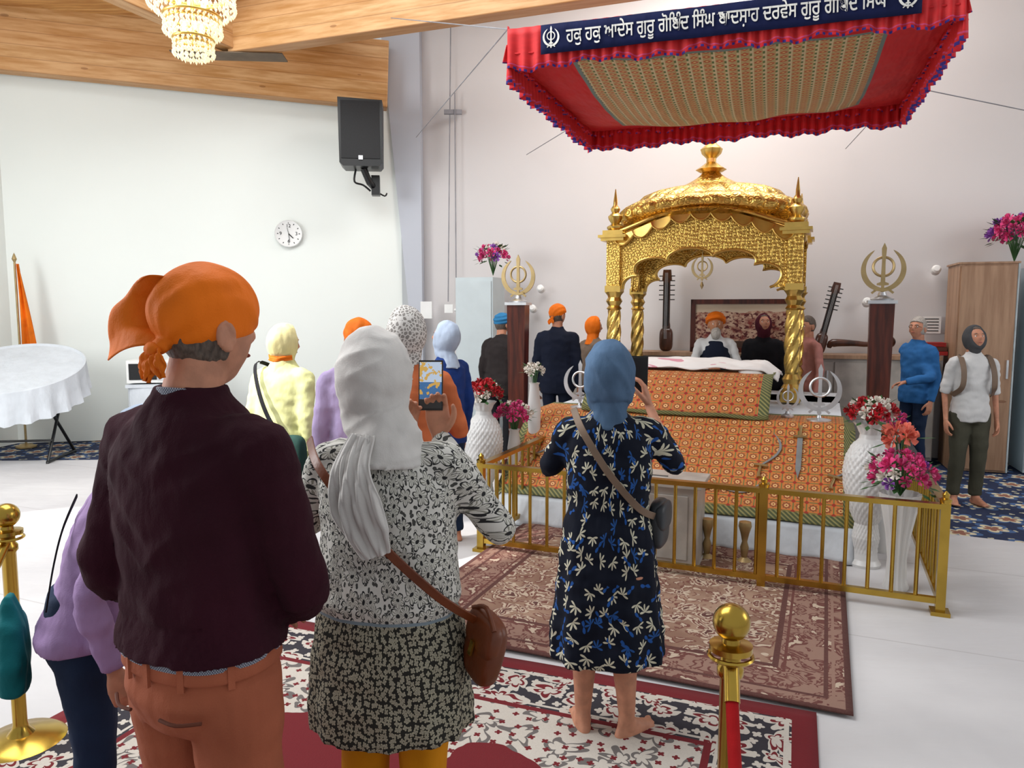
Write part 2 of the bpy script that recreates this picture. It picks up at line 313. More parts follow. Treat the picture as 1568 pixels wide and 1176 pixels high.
def navy_leaf():
    g=G('navy_leaf_dress_fabric',.8); g.b.inputs['Specular IOR Level'].default_value=.2; v,z=cyl2(g,1.0,.24)
    c=C('#080f1f')
    def fan(c,k,n,R,rnd,c1,c2,thr):
        r,th,pet,cr=g.flower(g.scale(v,k),n,R,rnd)
        q=g.f('POWER',g.f('ABSOLUTE',g.f('COSINE',g.f('MULTIPLY',th,n/2))),1.3)
        m=g.f('MULTIPLY',g.f('MULTIPLY',g.lt(r,g.f('MULTIPLY',q,R)),g.gt(g.f('SINE',th),-.25)),g.gt(cr[1],thr))
        k2=g.mix(g.gt(cr[2],.85),c1,c2); return g.mix(m,c,k2)
    c=fan(c,14.5,8,.50,.65,C('#c6c2ad'),C('#24508f'),.14)
    vv=g.n('VectorMath',operation='ADD'); g.put(vv.inputs[0],v); vv.inputs[1].default_value=(.37,.21,0)
    r,th,pet,cr=g.flower(g.scale(vv.outputs[0],18),2,.5,.9); c=g.mix(g.f('MULTIPLY',g.lt(r,g.f('MULTIPLY',g.f('POWER',g.f('ABSOLUTE',g.f('COSINE',th)),5.0),.5)),g.gt(cr[1],.65)),c,C('#1f4f96'))
    g.col(c); g.bump(g.noise(g.scale(g.tc(),(1,1,.35)),13,2),.45,.03); return g.m
def lace():
    g=G('lace_scarf',.85); v=g.n('TexVoronoi',feature='DISTANCE_TO_EDGE'); g.put(v.inputs['Vector'],g.tc()); v.inputs['Scale'].default_value=55
    g.col(g.mix(g.lt(v.outputs['Distance'],.12),C('#8f8a86'),C('#dcd8d4'))); return g.m
M['lace']=lace(); M['floral']=floral_white(); M['leaf']=navy_leaf()
M['maroon']=cloth('maroon_sweater','#300a19',.12,.6,.95); M['terra']=cloth('terracotta_chinos','#a35b41',.08,.5); M['orange']=cloth('orange_kerchief','#df6d08',.14,.5,.7)
M['whitesc']=cloth('white_scarf','#d3d0cd',.05,.4)
M['must']=cloth('mustard_trousers','#c98309',.1,.4); M['bluesc']=cloth('slate_blue_scarf','#506a88',.12,.5); M['lilac']=cloth('lilac_sweater','#a487b4',.1,.5); M['jeans']=cloth('denim','#1b2c47',.15,.4)
M['yellow']=cloth('pale_yellow_jacket','#d6d79a',.06,.4); M['salmon']=cloth('salmon_kurta','#cd6f44',.12,.4); M['cobalt']=cloth('cobalt_cardigan','#1a3778',.12,.4); M['palesc']=cloth('pale_blue_scarf','#b3c1d6',.12,.5)
M['dkbrown']=cloth('dark_brown_jacket','#262020',.1,.4); M['navy']=cloth('navy_suit','#10172a',.1,.3); M['beige']=cloth('taupe_jacket','#7b695b',.1,.4); M['burg']=cloth('burgundy_scarf','#4a1524',.1,.4); M['blk']=cloth('black_clothes','#15141a',.1,.4)
M['pink']=cloth('pink_shirt','#b57c74',.1,.4); M['skyb']=cloth('blue_jumper','#2b649f',.1,.4); M['wtee']=cloth('white_tshirt','#cfcfcf',.05,.4); M['olive']=cloth('olive_trousers','#47463a',.1,.4); M['greyhat']=cloth('grey_headscarf','#48494c',.1,.4)
M['teal']=cloth('teal_cloth','#0f6a70',.1,.4); M['bluecap']=cloth('blue_cap','#2d6f9c',.1,.4); M['red']=cloth('red_fabric','#c80f18',.12,.4,.65); M['wcloth']=cloth('white_tablecloth','#cdd2d8',.04,.4)
M['leather']=mat('brown_leather','#6e3415',.4,var=.15,bump=.3); M['leatherb']=mat('dark_leather','#20242a',.45); M['tan']=mat('taupe_strap','#75604f',.6)
M['leafg']=mat('leaf_green','#2f5a2a',.6); M['rosep']=mat('pink_petals','#d23a7a',.6,var=.25,sc=14); M['roser']=mat('red_petals','#b30f1e',.6,var=.25,sc=14); M['rosew']=mat('white_petals','#e6ded4',.6); M['rosec']=mat('coral_petals','#e0705c',.6,var=.2,sc=14); M['purp']=mat('purple_petals','#8a4aa8',.6,var=.3,sc=14)
g=G('glazed_white_vase',.3); g.col(C('#d2d1d0')); M['vase']=g.m
# ---------------------------------------------------------------- room
def poly_slab(name,pts,z,th,m):
    b=MB(); n=len(pts); b.add([(x,y,z-th) for x,y in pts]+[(x,y,z) for x,y in pts],[tuple(range(n-1,-1,-1)),tuple(range(n,2*n))]+[(i,(i+1)%n,(i+1)%n+n,i+n) for i in range(n)]); return b.make(name,m,smooth=False)
poly_slab('floor',[(-8.6,-4),(8.6,-4),(8.6,12.4),(-8.6,12.4)],-.01,.15,M['floorb'])
poly_slab('floor_sheet',[(-8.2,-3.8),(8.2,-3.8),(8.2,5.25),(3.9,5.5),(3.3,5.8),(3.0,8.2),(.3,8.95),(-7.4,8.55)],0.0,.01,M['floorw'])
def wall(name,a,b,z0,z1,m,th=.15,side=1):
    a=V(a[0],a[1],0);b=V(b[0],b[1],0);d=(b-a).normalized(); n=V(-d.y,d.x,0)*side*th
    mb=MB(); vs=[]
    for z in(z0,z1): vs+=[a+V(0,0,z),b+V(0,0,z),b+n+V(0,0,z),a+n+V(0,0,z)]
    mb.add(vs,[(3,2,1,0),(4,5,6,7),(0,1,5,4),(1,2,6,5),(2,3,7,6),(3,0,4,7)]); return mb.make(name,m,smooth=False)
wall('wall_back_left',(-6.62,9.8),(-1.6,10.85),0,5.5,M['wallL'])
wall('wall_left',(-8.0,1.5),(-6.62,9.8),0,5.5,M['wallL'])
wall('wall_back',(-1.5,11.06),(7.6,7.93),0,6.4,M['wallB'])
wall('wall_right',(7.6,7.93),(8.2,1.0),0,6.4,M['wallB'])
b=MB(); b.add([(-1.34,10.78,0),(-1.30,10.78,0),(-1.28,11.2,0),(-1.32,11.2,0),(-1.86,10.78,5.9),(-1.30,10.78,5.9),(-1.28,11.2,5.9),(-1.84,11.2,5.9)],[(3,2,1,0),(4,5,6,7),(0,1,5,4),(1,2,6,5),(2,3,7,6),(3,0,4,7)])
g=G('pillar_paint',.85); g.col(C('#b8bcc5')); b.make('wall_pillar',g.m,smooth=False)
poly_slab('ceiling',[(-8.4,6.5),(8.4,6.5),(8.4,12.4),(-1.4,12.4),(-1.4,8.4),(-8.4,8.4)],6.5,.1,M['ceil'])
b=MB()
for i in range(22):
    y=8.3+i*.16; b.box((-5.2,y,5.55-(i%2)*.012),(6.3,.15,.05))
b.make('ceiling_planks',M['plank'],smooth=False)
def glulam(name,a,b_,w,h):
    a=Vector(a);b_=Vector(b_); L=(b_-a).length; mb=MB(); mb.box((L/2,0,h/2),(L,w,h)); o=mb.make(name,M['beam'],smooth=False)
    o.location=a; d=(b_-a); o.rotation_euler=(0,-math.atan2(d.z,math.hypot(d.x,d.y)),math.atan2(d.y,d.x)); bv=o.modifiers.new('b','BEVEL'); bv.width=.012; bv.segments=2; return o
glulam('ceiling_beam',(-6.9,9.55,4.78),(-1.74,10.62,4.56),.22,.89)
glulam('ceiling_beam',(-3.35,9.25,4.83),(5.2,6.15,4.83),.22,.72)
glulam('ceiling_beam',(-4.9,6.2,4.95),(-3.3,9.35,4.86),.2,.6)
b=MB(); b.beam((-4.05,9.2,4.82),(-2.75,9.3,4.82),.3,.012); b.make('beam_bracket_plate',mat('steel_plate','#6a5a4a',.5,.8))
# ---------------------------------------------------------------- rugs
R23=math.radians(-23); XH=V(math.cos(R23),math.sin(R23),0); YH=V(-math.sin(R23),math.cos(R23),0); A0=V(1.965,7.78,0)
def AL(lx,ly,z=0): return A0+XH*lx+YH*ly+V(0,0,z)
def rugobj(name,corner,hx,hy,rz,z,m):
    grid(name,lambda u,v:V((u-.5)*2*hx,(v-.5)*2*hy,.002*noise.noise(V(u*9,v*9,0))),60,60,m,None,(corner[0],corner[1],z),(0,0,rz),th=.008)
c1=V(1.47,3.03,0)-XH*1.2+YH*1.12; rugobj('persian_rug',c1,1.2,1.12,R23,.022,M['rug1'])
r2=math.radians(-21); x2=V(math.cos(r2),math.sin(r2),0); y2=V(-math.sin(r2),math.cos(r2),0)
c2=V(1.327,3.07,0)-x2*1.54-y2*2.0; rugobj('persian_rug',c2,1.54,2.0,r2,.010,M['rug2'])
# ---------------------------------------------------------------- altar platform
al=empty('altar_platform',A0,R23)
b=MB(); b.box((.08,-.3,.42),(2.6,2.3+.0,.82)); b.add([(-1.22,-2.3,0),(1.38,-2.3,0),(1.38,-1.4,0),(-1.22,-1.4,0),(-1.22,-2.3,.24),(1.38,-2.3,.24),(1.38,-1.4,.82),(-1.22,-1.4,.82)],[(3,2,1,0),(4,5,6,7),(0,1,5,4),(1,2,6,5),(2,3,7,6),(3,0,4,7)])
b.box((.08,.75,.42),(2.6,1.0,.82)); b.make('platform_base',M['wcloth'],al,smooth=False)
M['altar']=altar_cloth('orange_brocade',11,'#c2602c','#d48440','#9c301a','#71743a',uvw=(2.78,1.5)); M['altar2']=altar_cloth('red_brocade',10,'#b84e2a','#cd7638','#8f1f16','#868038',(1.6,1.15))
def fcl(u,v):
    x=-1.31+u*2.78; L=v*1.5; w=.010*noise.noise(V(u*7,v*5,1))
    if L<.98: t=L/.98; ly=-2.37+.8*t+.0; z=.24+.60*t
    else: ly=-1.57+(L-.98); z=.845
    e=min(u,1-u)
    if e<.02: z-=.05
    return V(x,ly,z+.014+w)
grid('brocade_cloth',fcl,70,44,M['altar'],al,uvs=(2.78,1.5),th=.006)
grid('white_undersheet',lambda u,v:V(-1.3+2.76*u,-2.36-.07*v+.02*math.sin(u*50)*v,.245-.235*v),90,6,M['wcloth'],al,th=.004)
def fr(u,v):
    x=-.78+u*1.6; L=v*1.15
    if L<.12: ly=-1.58; z=.87+.0+L*.4
    elif L<.75: t=(L-.12)/.63; ly=-1.58+.55*t; z=.92+.28*math.sin(t*pi/2)
    else: ly=-1.03+(L-.75); z=1.20
    return V(x,ly,z+.012*noise.noise(V(u*6,v*6,4)))
b=MB(); b.loftz([(.82,.74,.50),(.95,.74,.42),(1.07,.7,.30),(1.13,.62,.24)],32,p=5); b.make('book_cushion',M['wcloth'],al,(.02,-.85,0))
grid('red_brocade_drape',fr,50,40,M['altar2'],al,uvs=(1.6,1.15),th=.006)
def fw(u,v):
    x=-.85+u*1.7; s=abs(u-.5)*2; return V(x,-1.0+v*.75+.02*math.sin(u*20),1.235+.07*math.sin(v*pi)*(1-s*.3)+.03*noise.noise(V(u*8,v*7,3))-.10*max(0,s-.85)/.15)
wp=G('white_pink_rumalla',.8); o=wp.tc('UV'); x,y,z=wp.xyz(o); wp.col(wp.mix(wp.gt(wp.noise(o,5,2),.6),C('#e0dcda'),C('#c98a98'))); wp.bump(wp.noise(o,9,2),.5,.03)
grid('white_book_cover',fw,60,24,wp.m,al,th=.01)
b=MB(); b.blob((.62,-.75,1.18),(.13,.3,.07),p=.7); b.make('side_cushion',M['whitesc'],al)
# ---------------------------------------------------------------- palanquin
pk=empty('golden_palanquin',A0+V(0,0,.85),R23)
b=MB(); W=.92; D=1.1; rows=[]
def column(x,y):
    b.box((x,y,.05),(.19,.19,.10),0); b.lathe([(.085,.10),(.095,.14),(.07,.18),(.088,.23),(.06,.28),(.065,.30)],(x,y,0),20)
    R=[]
    for i in range(81):
        t=i/80; z=.30+.62*t; rr=.064+.008*math.sin(t*pi); ring=[]
        for j in range(32):
            a=2*pi*j/32; k=rr*(1+.13*math.cos(5*(a)-t*22)); ring.append(V(x+k*math.cos(a),y+k*math.sin(a),z))
        R.append(ring)
    b.rings(R)
    b.lathe([(.06,.92),(.08,.94),(.058,.97),(.085,1.02),(.065,1.06),(.07,1.08),(.10,1.12)],(x,y,0),32,mod=lambda a,z:1+.06*abs(math.sin(4*a)))
    b.box((x,y,1.15),(.17,.17,.07)); b.box((x,y,1.42),(.145,.145,.5),1); b.box((x,y,1.68),(.25,.25,.035)); b.box((x,y,1.71),(.30,.30,.03)); b.box((x,y,1.75),(.22,.22,.05))
    b.lathe([(.06,1.77),(.085,1.80),(.085,1.82),(.04,1.85),(.07,1.90),(.075,1.93),(.035,1.97),(.045,1.99),(.05,2.01),(.022,2.05),(.02,2.10),(.004,2.22)],(x,y,0),18,mod=lambda a,z:1+.05*math.sin(6*a))
for x in(-W,W):
    for y in(0,D): column(x,y)
def topz(s,h): return 1.68+h*math.cos(pi*s/2)**1.3 if abs(s)<1 else 1.68
def panel(P,half,h,nf,ax):
    A=[];B=[];n=220
    for i in range(n+1):
        t=i/n; ph=pi*t; cu=abs(math.sin(nf*ph))**.55; sc=.76+.24*cu
        a=half-.07; A.append(P(a*math.cos(ph)*(.83+.17*cu),1.15+.42*math.sin(ph)**.8*sc))
        if t<.1: q=(half,1.15+.53*t/.1)
        elif t>.9: q=(-half,1.15+.53*(1-t)/.1)
        else: s=1-2*(t-.1)/.8; q=(half*s,topz(s,h))
        B.append(P(*q))
    b.strip(A,B,.06,1,ax)
    for sg in(-1,1): b.tube([a+ax*.035*sg for a in A],.012,8,0)
    E=[];F=[];H_=[]; ns=9 if half>.7 else 5
    for i in range(201):
        s=-1+2*i/200; z=topz(s,h); k=abs(math.sin(i/200*pi*ns))**.7; E.append(P(half*1.04*s,z+.02)); F.append((P(half*1.08*s,z+.055)))
        H_.append(P(half*s,z-.01-.075*k))
    b.tube(E,.028,10,0); 
    for sgn in(-1,1):
        b.tube([p+ax*sgn*.05 for p in F],.022,8,0); b.tube([p+ax*sgn*.075 for p in H_],.011,8,0); b.strip([p+ax*sgn*.075 for p in H_],[p+ax*sgn*.055 for p in E],.014,0,ax)
panel(lambda s,z:V(s,0,z),W-.02,.25,4.5,V(0,1,0)); panel(lambda s,z:V(s,D,z),W-.02,.25,4.5,V(0,1,0))
for x in(-W,W): panel(lambda s,z:V(x,D/2+s,z),D/2-.02,.06,3.5,V(1,0,0))
R=[]; prof=[(1.03,.0),(1.06,.03),(1.04,.06),(.98,.08),(1.0,.10),(1.04,.14),(1.05,.19),(1.03,.24),(.98,.29),(.91,.335),(.87,.35),(.86,.365),(.83,.38),(.76,.43),(.64,.475),(.52,.505),(.42,.53),(.39,.535),(.34,.55),(.26,.585),(.19,.62),(.13,.66),(.09,.70),(.06,.72)]
for i,(r,z) in enumerate(prof):
    ring=[]
    for j in range(240):
        a=2*pi*j/240; ca,sa=math.cos(a),math.sin(a); p=2.9-.9*i/len(prof); x=(W+.0)*r*math.copysign(abs(ca)**(2/p),ca); y=(D/2+.08)*r*math.copysign(abs(sa)**(2/p),sa)
        arch=.22*math.cos(min(1,abs(x)/W)*pi/2)*max(0,1-i/13)
        lob=abs(math.sin(a*16 if i<11 else a*12))**.6; band=math.sin(pi*min(1,max(0,(i-3)/7))) if i<11 else math.sin(pi*min(1,(i-11)/6)) if i<18 else 0
        k=1+.055*lob*band
        ring.append(V(x*k,D/2+y*k,1.73+z*1.0+arch+.018*lob*band))
    R.append(ring)
b.rings(R,2)
b.lathe([(.11,2.42),(.16,2.45),(.10,2.49),(.05,2.53),(.05,2.57),(.10,2.62),(.115,2.67),(.06,2.72),(.035,2.75),(.07,2.79),(.075,2.81),(.03,2.85),(.055,2.89),(.05,2.92),(.015,2.96),(.003,3.03)],(0,D/2,0),24,0,mod=lambda a,z:1+.05*math.sin(8*a))
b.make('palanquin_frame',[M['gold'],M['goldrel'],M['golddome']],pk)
def khanda(b,c,s,mi=0,th=.02):
    M0=Matrix.Translation(Vector(c)); a=s
    b.extr([(0,.62*a),(.05*a,.5*a),(.035*a,.2*a),(.045*a,-.25*a),(.12*a,-.28*a),(.12*a,-.32*a),(.03*a,-.33*a),(.03*a,-.45*a),(.05*a,-.5*a),(0,-.56*a),(-.05*a,-.5*a),(-.03*a,-.45*a),(-.03*a,-.33*a),(-.12*a,-.32*a),(-.12*a,-.28*a),(-.045*a,-.25*a),(-.035*a,.2*a),(-.05*a,.5*a)],th,mi,M0)
    b.tube([Vector(c)+V(.21*a*math.cos(t*pi/16),0,.09*a+.21*a*math.sin(t*pi/16)) for t in range(32)],.03*a,8,mi,closed=True)
    for sg in(-1,1):
        o=[];i_=[]
        for k in range(25):
            t=-1.95+3.1*k/24; ro=.46*a; wd=.11*a*math.sin(pi*min(1,(k+1)/25))**.6
            o.append((sg*ro*math.cos(t),.02*a+ro*math.sin(t)*1.05)); i_.append((sg*(ro-wd)*math.cos(t),.02*a+(ro-wd)*math.sin(t)*1.05))
        b.extr(o+i_[::-1],th*.8,mi,M0@Matrix.Translation((0,sg*th*.5,0)))
        b.beam(Vector(c)+V(-sg*.10*a,sg*th*.5,-.40*a),Vector(c)+V(-sg*.22*a,sg*th*.5,-.50*a),.03*a,.05*a,mi)
b=MB(); b.tube([(0,.1,1.6),(0,.1,1.48)],.004,6); khanda(b,(0,.1,1.36),.24); b.tube([(-.12,.1,1.5),(0,.1,1.60),(.12,.1,1.5)],.004,6); b.lathe([(.002,1.14),(.02,1.18),(.006,1.22)],(0,.1,0),10); b.make('hanging_khanda',M['dullgold'],pk)
for lx,nm in((-1.87,M['dullgold']),(1.68,M['dullgold'])):
    r=empty('khanda_stand',AL(lx,-.45),R23+(.12 if lx<0 else 0)); b=MB()
    b.box((0,0,.04),(.4,.4,.08),1); b.box((0,0,.95),(.16,.16,1.76),1,taper=1.25); b.box((0,0,1.84),(.24,.24,.03),2); b.lathe([(.09,1.85),(.10,1.87),(.04,1.90),(.03,1.93)],seg=16,mi=2); khanda(b,(0,0,2.12),.40,0,.03)
    b.make('stand_body',[nm,M['dark'],M['silver']],r)
for lx,ly,s in((-.86,-1.38,.34),(1.2,-1.42,.36),(.95,-1.25,.2)):
    r=empty('silver_khanda_ornament',AL(lx,ly,.86),R23); b=MB(); b.lathe([(.09*s/.34,0),(.09*s/.34,.015),(.02,.03),(.015,.05)],seg=18); khanda(b,(0,0,.05+s*.55),s,0,.015); b.make('ornament',M['silver'],r)
SB=mat('steel_blade','#8e9294',.45,.3)
def sword(lx,ly,curved,L,ang=0):
    r=empty('ceremonial_sword',AL(lx,ly,.545+(ly+1.95)*.75+.04),R23,0); r.rotation_euler=(math.radians(-90+36.9),0,R23); b=MB(); n=24; A=[];B=[]
    for i in range(n+1):
        t=i/n; c=(.12*L/.4*math.sin(t*pi*.9) if curved else 0); w=(.012 if curved else .02)*(1 if t<.75 else max(.05,(1-t)/.25))
        A.append((c-w*(1 if not curved else .5),t*L)); B.append((c+w,t*L))
    b.extr(A+B[::-1],.006,0); b.box((0,0,-.01),(.10,.03,.02),1); b.tube([(0,0,-.01),(.0,0,-.09),(.01 if curved else 0,0,-.13)],[.011,.012,.017],10,1)
    b.M=Matrix.Rotation(ang,4,'Y'); b.v=[b.M@v for v in b.v]; b.M=Matrix(); b.make('sword_blade',[SB,M['dullgold']],r)
for lx,ly,cu,L,an in((1.07,-1.9,False,.42,pi+.0),(.80,-1.85,True,.36,.1),(1.33,-1.9,True,.38,.3),(-1.05,-1.9,True,.36,.25),(-.8,-1.9,False,.4,pi),(.5,-2.05,True,.34,1.2)):
    sword(lx,ly+(.18 if an==pi else -.12),cu,L,an)
# ---------------------------------------------------------------- canopy
cn=empty('fabric_canopy',(0,0,0))
FL,FR,BL,BR=V(-.03,5.2,3.65),V(2.70,4.6,3.74),V(.80,7.75,3.74),V(3.56,6.95,3.80)
def quad(u,v): return (FL*(1-u)+FR*u)*(1-v)+(BL*(1-u)+BR*u)*v
g=G('canopy_brocade',.75); u=g.tc('UV'); x,y,z=g.xyz(u)
fx=g.f('FRACT',g.f('MULTIPLY',x,34)); fy=g.f('FRACT',g.f('MULTIPLY',y,44)); c=g.mix(g.lt(fx,.30),C('#b59a68'),C('#cbb891'))
dd=g.f('ADD',g.f('ABSOLUTE',g.f('SUBTRACT',fx,.62)),g.f('ABSOLUTE',g.f('SUBTRACT',fy,.5))); c=g.mix(g.lt(dd,.34),c,C('#b5452c')); c=g.mix(g.lt(dd,.17),c,C('#c9b070')); c=g.mix(g.f('MULTIPLY',g.lt(fx,.18),g.gt(fy,.5)),c,C('#5f7040'))
ins=g.f('MULTIPLY',g.f('MULTIPLY',g.gt(x,.15),g.lt(x,.85)),g.f('MULTIPLY',g.gt(y,.08),g.lt(y,.84)))
ins2=g.f('MULTIPLY',g.f('MULTIPLY',g.gt(x,.14),g.lt(x,.86)),g.f('MULTIPLY',g.gt(y,.07),g.lt(y,.852)))
rd=g.mix(g.noise(u,4,3),C('#b00c14'),C('#da161e')); c=g.mix(ins,g.mix(ins2,rd,C('#6f7f78')),c); g.col(c); g.bump(g.noise(g.scale(u,(14,4,1)),2,2),.6,.06)
def cf(u,v):
    p=quad(u,v); s=math.sin(pi*u)**.8*math.sin(pi*v)**.8; p.z-=.16+.20*s+.015*noise.noise(V(u*7,v*7,0))+.02*math.sin(u*26)*v*(1-v)*3; return p
grid('canopy_sheet',cf,80,60,g.m,cn,th=.01)
def val(name,a,b_,z0,z1,m,n,amp,out,seed=0):
    L=(b_-a).length; nr=Vector(out)
    return grid(name,lambda u,v:a*(1-u)+b_*u+V(0,0,-(z0+(z1-z0)*v)+(.014*math.sin(u*n*2.1+1)+.012*math.sin(u*23+seed))*v)+nr*(amp*(.25+v)*math.sin(u*n*2*pi+2*math.sin(u*17+seed))),int(n*9),6,m,cn,th=.004,uvs=(L,1))
g=G('ruffle_red',.65); u=g.tc('UV'); x,y,z=g.xyz(u); c=g.mix(g.noise(u,8,2),C('#b00b12'),C('#dc181e'))
c=g.mix(g.f('MULTIPLY',g.gt(y,.88),g.lt(y,.91)),c,C('#c83a70')); c=g.mix(g.gt(y,.945),c,g.mix(g.gt(g.f('FRACT',g.f('MULTIPLY',x,26)),.5),C('#3a2a8a'),C('#d8182a'))); g.col(c); M['ruf']=g.m
for i,(a,b_) in enumerate(((FL,BL),(BL,BR),(BR,FR))):
    d=(b_-a).normalized(); val('valance_upper_%d'%i,a,b_,-.02,.36,M['ruf'],34,.022,(d.y,-d.x,0),i)
    val('valance_lower_%d'%i,a+V(0,0,-.0),b_,.10,.22,M['ruf'],30,.03,(d.y,-d.x,0),i+4)
d=(FR-FL).normalized(); nf=V(d.y,-d.x,0)
val('valance_front',FL,FR,.0,.27,M['ruf'],34,.012,nf,3)
navy=cloth('banner_navy','#0c1640',.1,.3)
Bn0=FL+(FR-FL)*.085+nf*.05; Bn1=FL+(FR-FL)*.91+nf*.05
grid('banner',lambda u,v:Bn0*(1-u)+Bn1*u+V(0,0,-.02-.185*v)+nf*.004*math.sin(u*25),50,4,navy,cn,th=.008)
wtxt=mat('banner_letters','#e8e6e0',.6,bump=0)
try:
    tcu=bpy.data.curves.new('banner_text','FONT'); tcu.body='ਹਕੁ ਹਕੁ ਆਦੇਸ ਗੁਰੂ ਗੋ\u0a3fਬੰਦ \u0a3fਸੰਘ ਬਾਦਸ਼ਾਹ ਦਰਵੇਸ ਗੁਰੂ ਗੋ\u0a3fਬੰਦ \u0a3fਸੰਘ'; tcu.size=.125; tcu.extrude=.002; tcu.offset=.0012; tcu.materials.append(wtxt)
    to=link('banner_text',tcu,cn); bpy.context.view_layer.update(); wd=to.dimensions.x; print('TEXTW',wd,to.dimensions.y)
    L=(Bn1-Bn0).length; k=(L*.84)/max(wd,.01); to.scale=(min(k,1.6),1.0,1); to.rotation_euler=(pi/2,-math.atan2(d.z,1),math.atan2(d.y,d.x)); to.location=Bn0+d*L*.075+nf*.012+V(0,0,-.150)
except Exception as e: print('TXT',e)
b=MB(); b.M=Matrix.Translation(Bn0+d*.07+nf*.012+V(0,0,-.108))@Matrix.Rotation(math.atan2(d.y,d.x),4,'Z'); khanda(b,(0,0,0),.12,0,.004); b.M=Matrix.Translation(Bn1-d*.08+nf*.012+V(0,0,-.108))@Matrix.Rotation(math.atan2(d.y,d.x),4,'Z'); khanda(b,(0,0,0),.12,0,.004); b.make('banner_emblem',wtxt,cn)
b=MB(); wl=[(FL,(-1.35,10.7,4.2)),(FL+V(0,0,0),(-1.3,8.3,4.9)),(BL,(.2,10.4,3.9)),(BR,(7.5,7.9,3.4)),(FR,(7.6,6.5,4.6)),(BR,(4.0,9.1,3.7))]
for a,c in wl: b.tube([a,Vector(c)],.005,6)
b.tube([(-.92,10.72,1.9),(-.85,10.72,5.9)],.008,6); b.tube([(-.80,10.68,1.9),(-.80,10.68,4.8)],.008,6); b.box((-.83,10.72,4.55),(.25,.05,.06)); b.make('support_wires',mat('wire_grey','#8a8a90',.5),cn)
# ---------------------------------------------------------------- brass railing
rl=empty('brass_railing'); b=MB()
CR=V(2.49,4.16,0); CL=CR-XH*2.95
def railseg(a,c):
    d=(c-a); L=d.length; d.normalize(); b.beam(a+V(0,0,.64),c+V(0,0,.64),.055,.03); b.beam(a+V(0,0,.08),c+V(0,0,.08),.035,.035); n=int(L/.125)
    for i in range(1,n): p=a+d*(L*i/n); b.tube([p+V(0,0,.08),p+V(0,0,.64)],.012,8)
for a,c in((CL,CR),(CR,CR+YH*2.3),(CL,CL+YH*1.6)): railseg(a,c)
for p in(CL,CR,CR-XH*.99,CR-XH*1.97,CR+YH*2.3,CL+YH*1.6):
    b.box(tuple(p+V(0,0,.33)),(.05,.05,.66),0,R23); b.box(tuple(p+V(0,0,.012)),(.10,.10,.024),0,R23); b.lathe([(.03,.66),(.035,.68),(.018,.69),(.022,.71),(.002,.73)],p,14)
b.make('rail_frame',M['brass'],rl)
r=empty('donation_box',V(1.02,5.12,0),R23); b=MB(); b.box((0,0,.30),(.62,.36,.56)); b.box((0,0,.59),(.68,.42,.03)); b.box((0,-.185,.3),(.5,.01,.44)); b.box((0,-.0,.02),(.64,.38,.04)); b.box((0,0,.607),(.16,.02,.006),1); o=b.make('box_body',[mat('brushed_steel_box','#b4aea8',.4,.1),M['black']],r,smooth=False)
bv=o.modifiers.new('b','BEVEL'); bv.width=.006
for x,y in((1.38,5.1),(1.62,5.02)):
    r=empty('brass_incense_stand',V(x,y,0)); b=MB(); b.lathe([(.06,0),(.06,.02),(.02,.05),(.03,.12),(.018,.16),(.03,.22),(.045,.27),(.04,.30),(.005,.31)],seg=18); b.make('stand_body',M['dullgold'],r)
# ---------------------------------------------------------------- stanchions
def stanchion(x,y,ropes):
    r=empty('brass_stanchion',V(x,y,0)); b=MB()
    b.lathe([(.16,0),(.165,.012),(.14,.03),(.05,.045),(.03,.07),(.026,.09),(.026,.80),(.034,.81),(.034,.83),(.026,.84),(.026,.87),(.055,.875),(.055,.89),(.024,.895),(.022,.91)],seg=32)
    b.blob((0,0,.95),.048,0,28,18); b.tube([(.055*math.cos(t*pi/8),.055*math.sin(t*pi/8),.86) for t in range(16)],.006,6,closed=True); b.make('post',M['brass'],r)
    for q in ropes:
        q=Vector(q); pts=[V(0,0,.84)]+[q*t+V(0,0,.84-.9*.5*math.sin(min(t*1.0,1)*pi)*.8) for t in(.06,.15,.35,.6,.85,1)]
        b=MB(); b.tube(pts[1:],.016,12,sub=5); b.make('velvet_rope',cloth('red_velvet','#a00a10',.1),r); b=MB(); b.tube([pts[0]+q.normalized()*.02,pts[1]],[.02,.02],12); b.make('rope_end',M['brass'],r)
stanchion(.57,1.85,[(-.28,-1.3,0)]); stanchion(-2.0,2.86,[(.12,-1.6,0)])
# ---------------------------------------------------------------- vases and flowers
def rose(b,c,s,mi,up=V(0,0,1)):
    up=up.normalized(); q=up.to_track_quat('Z','Y').to_matrix()
    for lay,(n,r0,h,open_) in enumerate(((3,.25,.9,.1),(5,.5,.8,.35),(6,.8,.55,.8))):
        for i in range(n):
            a=2*pi*i/n+lay*.6; vs=[]
            for jj in range(4):
                t=jj/3
                for k in range(4):
                    w=(k/3-.5)*2; aa=a+w*(2.0/n)*(.35+.8*math.sin(t*pi*.75)); rr=s*(.08+r0*(t**.7)*(.55+open_*.6)+.05*w*w); vs.append(Vector(c)+q@V(rr*math.cos(aa),rr*math.sin(aa),s*(-.3+h*1.1*t-.25*open_*t*t-.12*w*w*t)))
            b.add(vs,[(j2*4+k,j2*4+k+1,j2*4+k+5,j2*4+k+4) for j2 in range(3) for k in range(3)],mi)
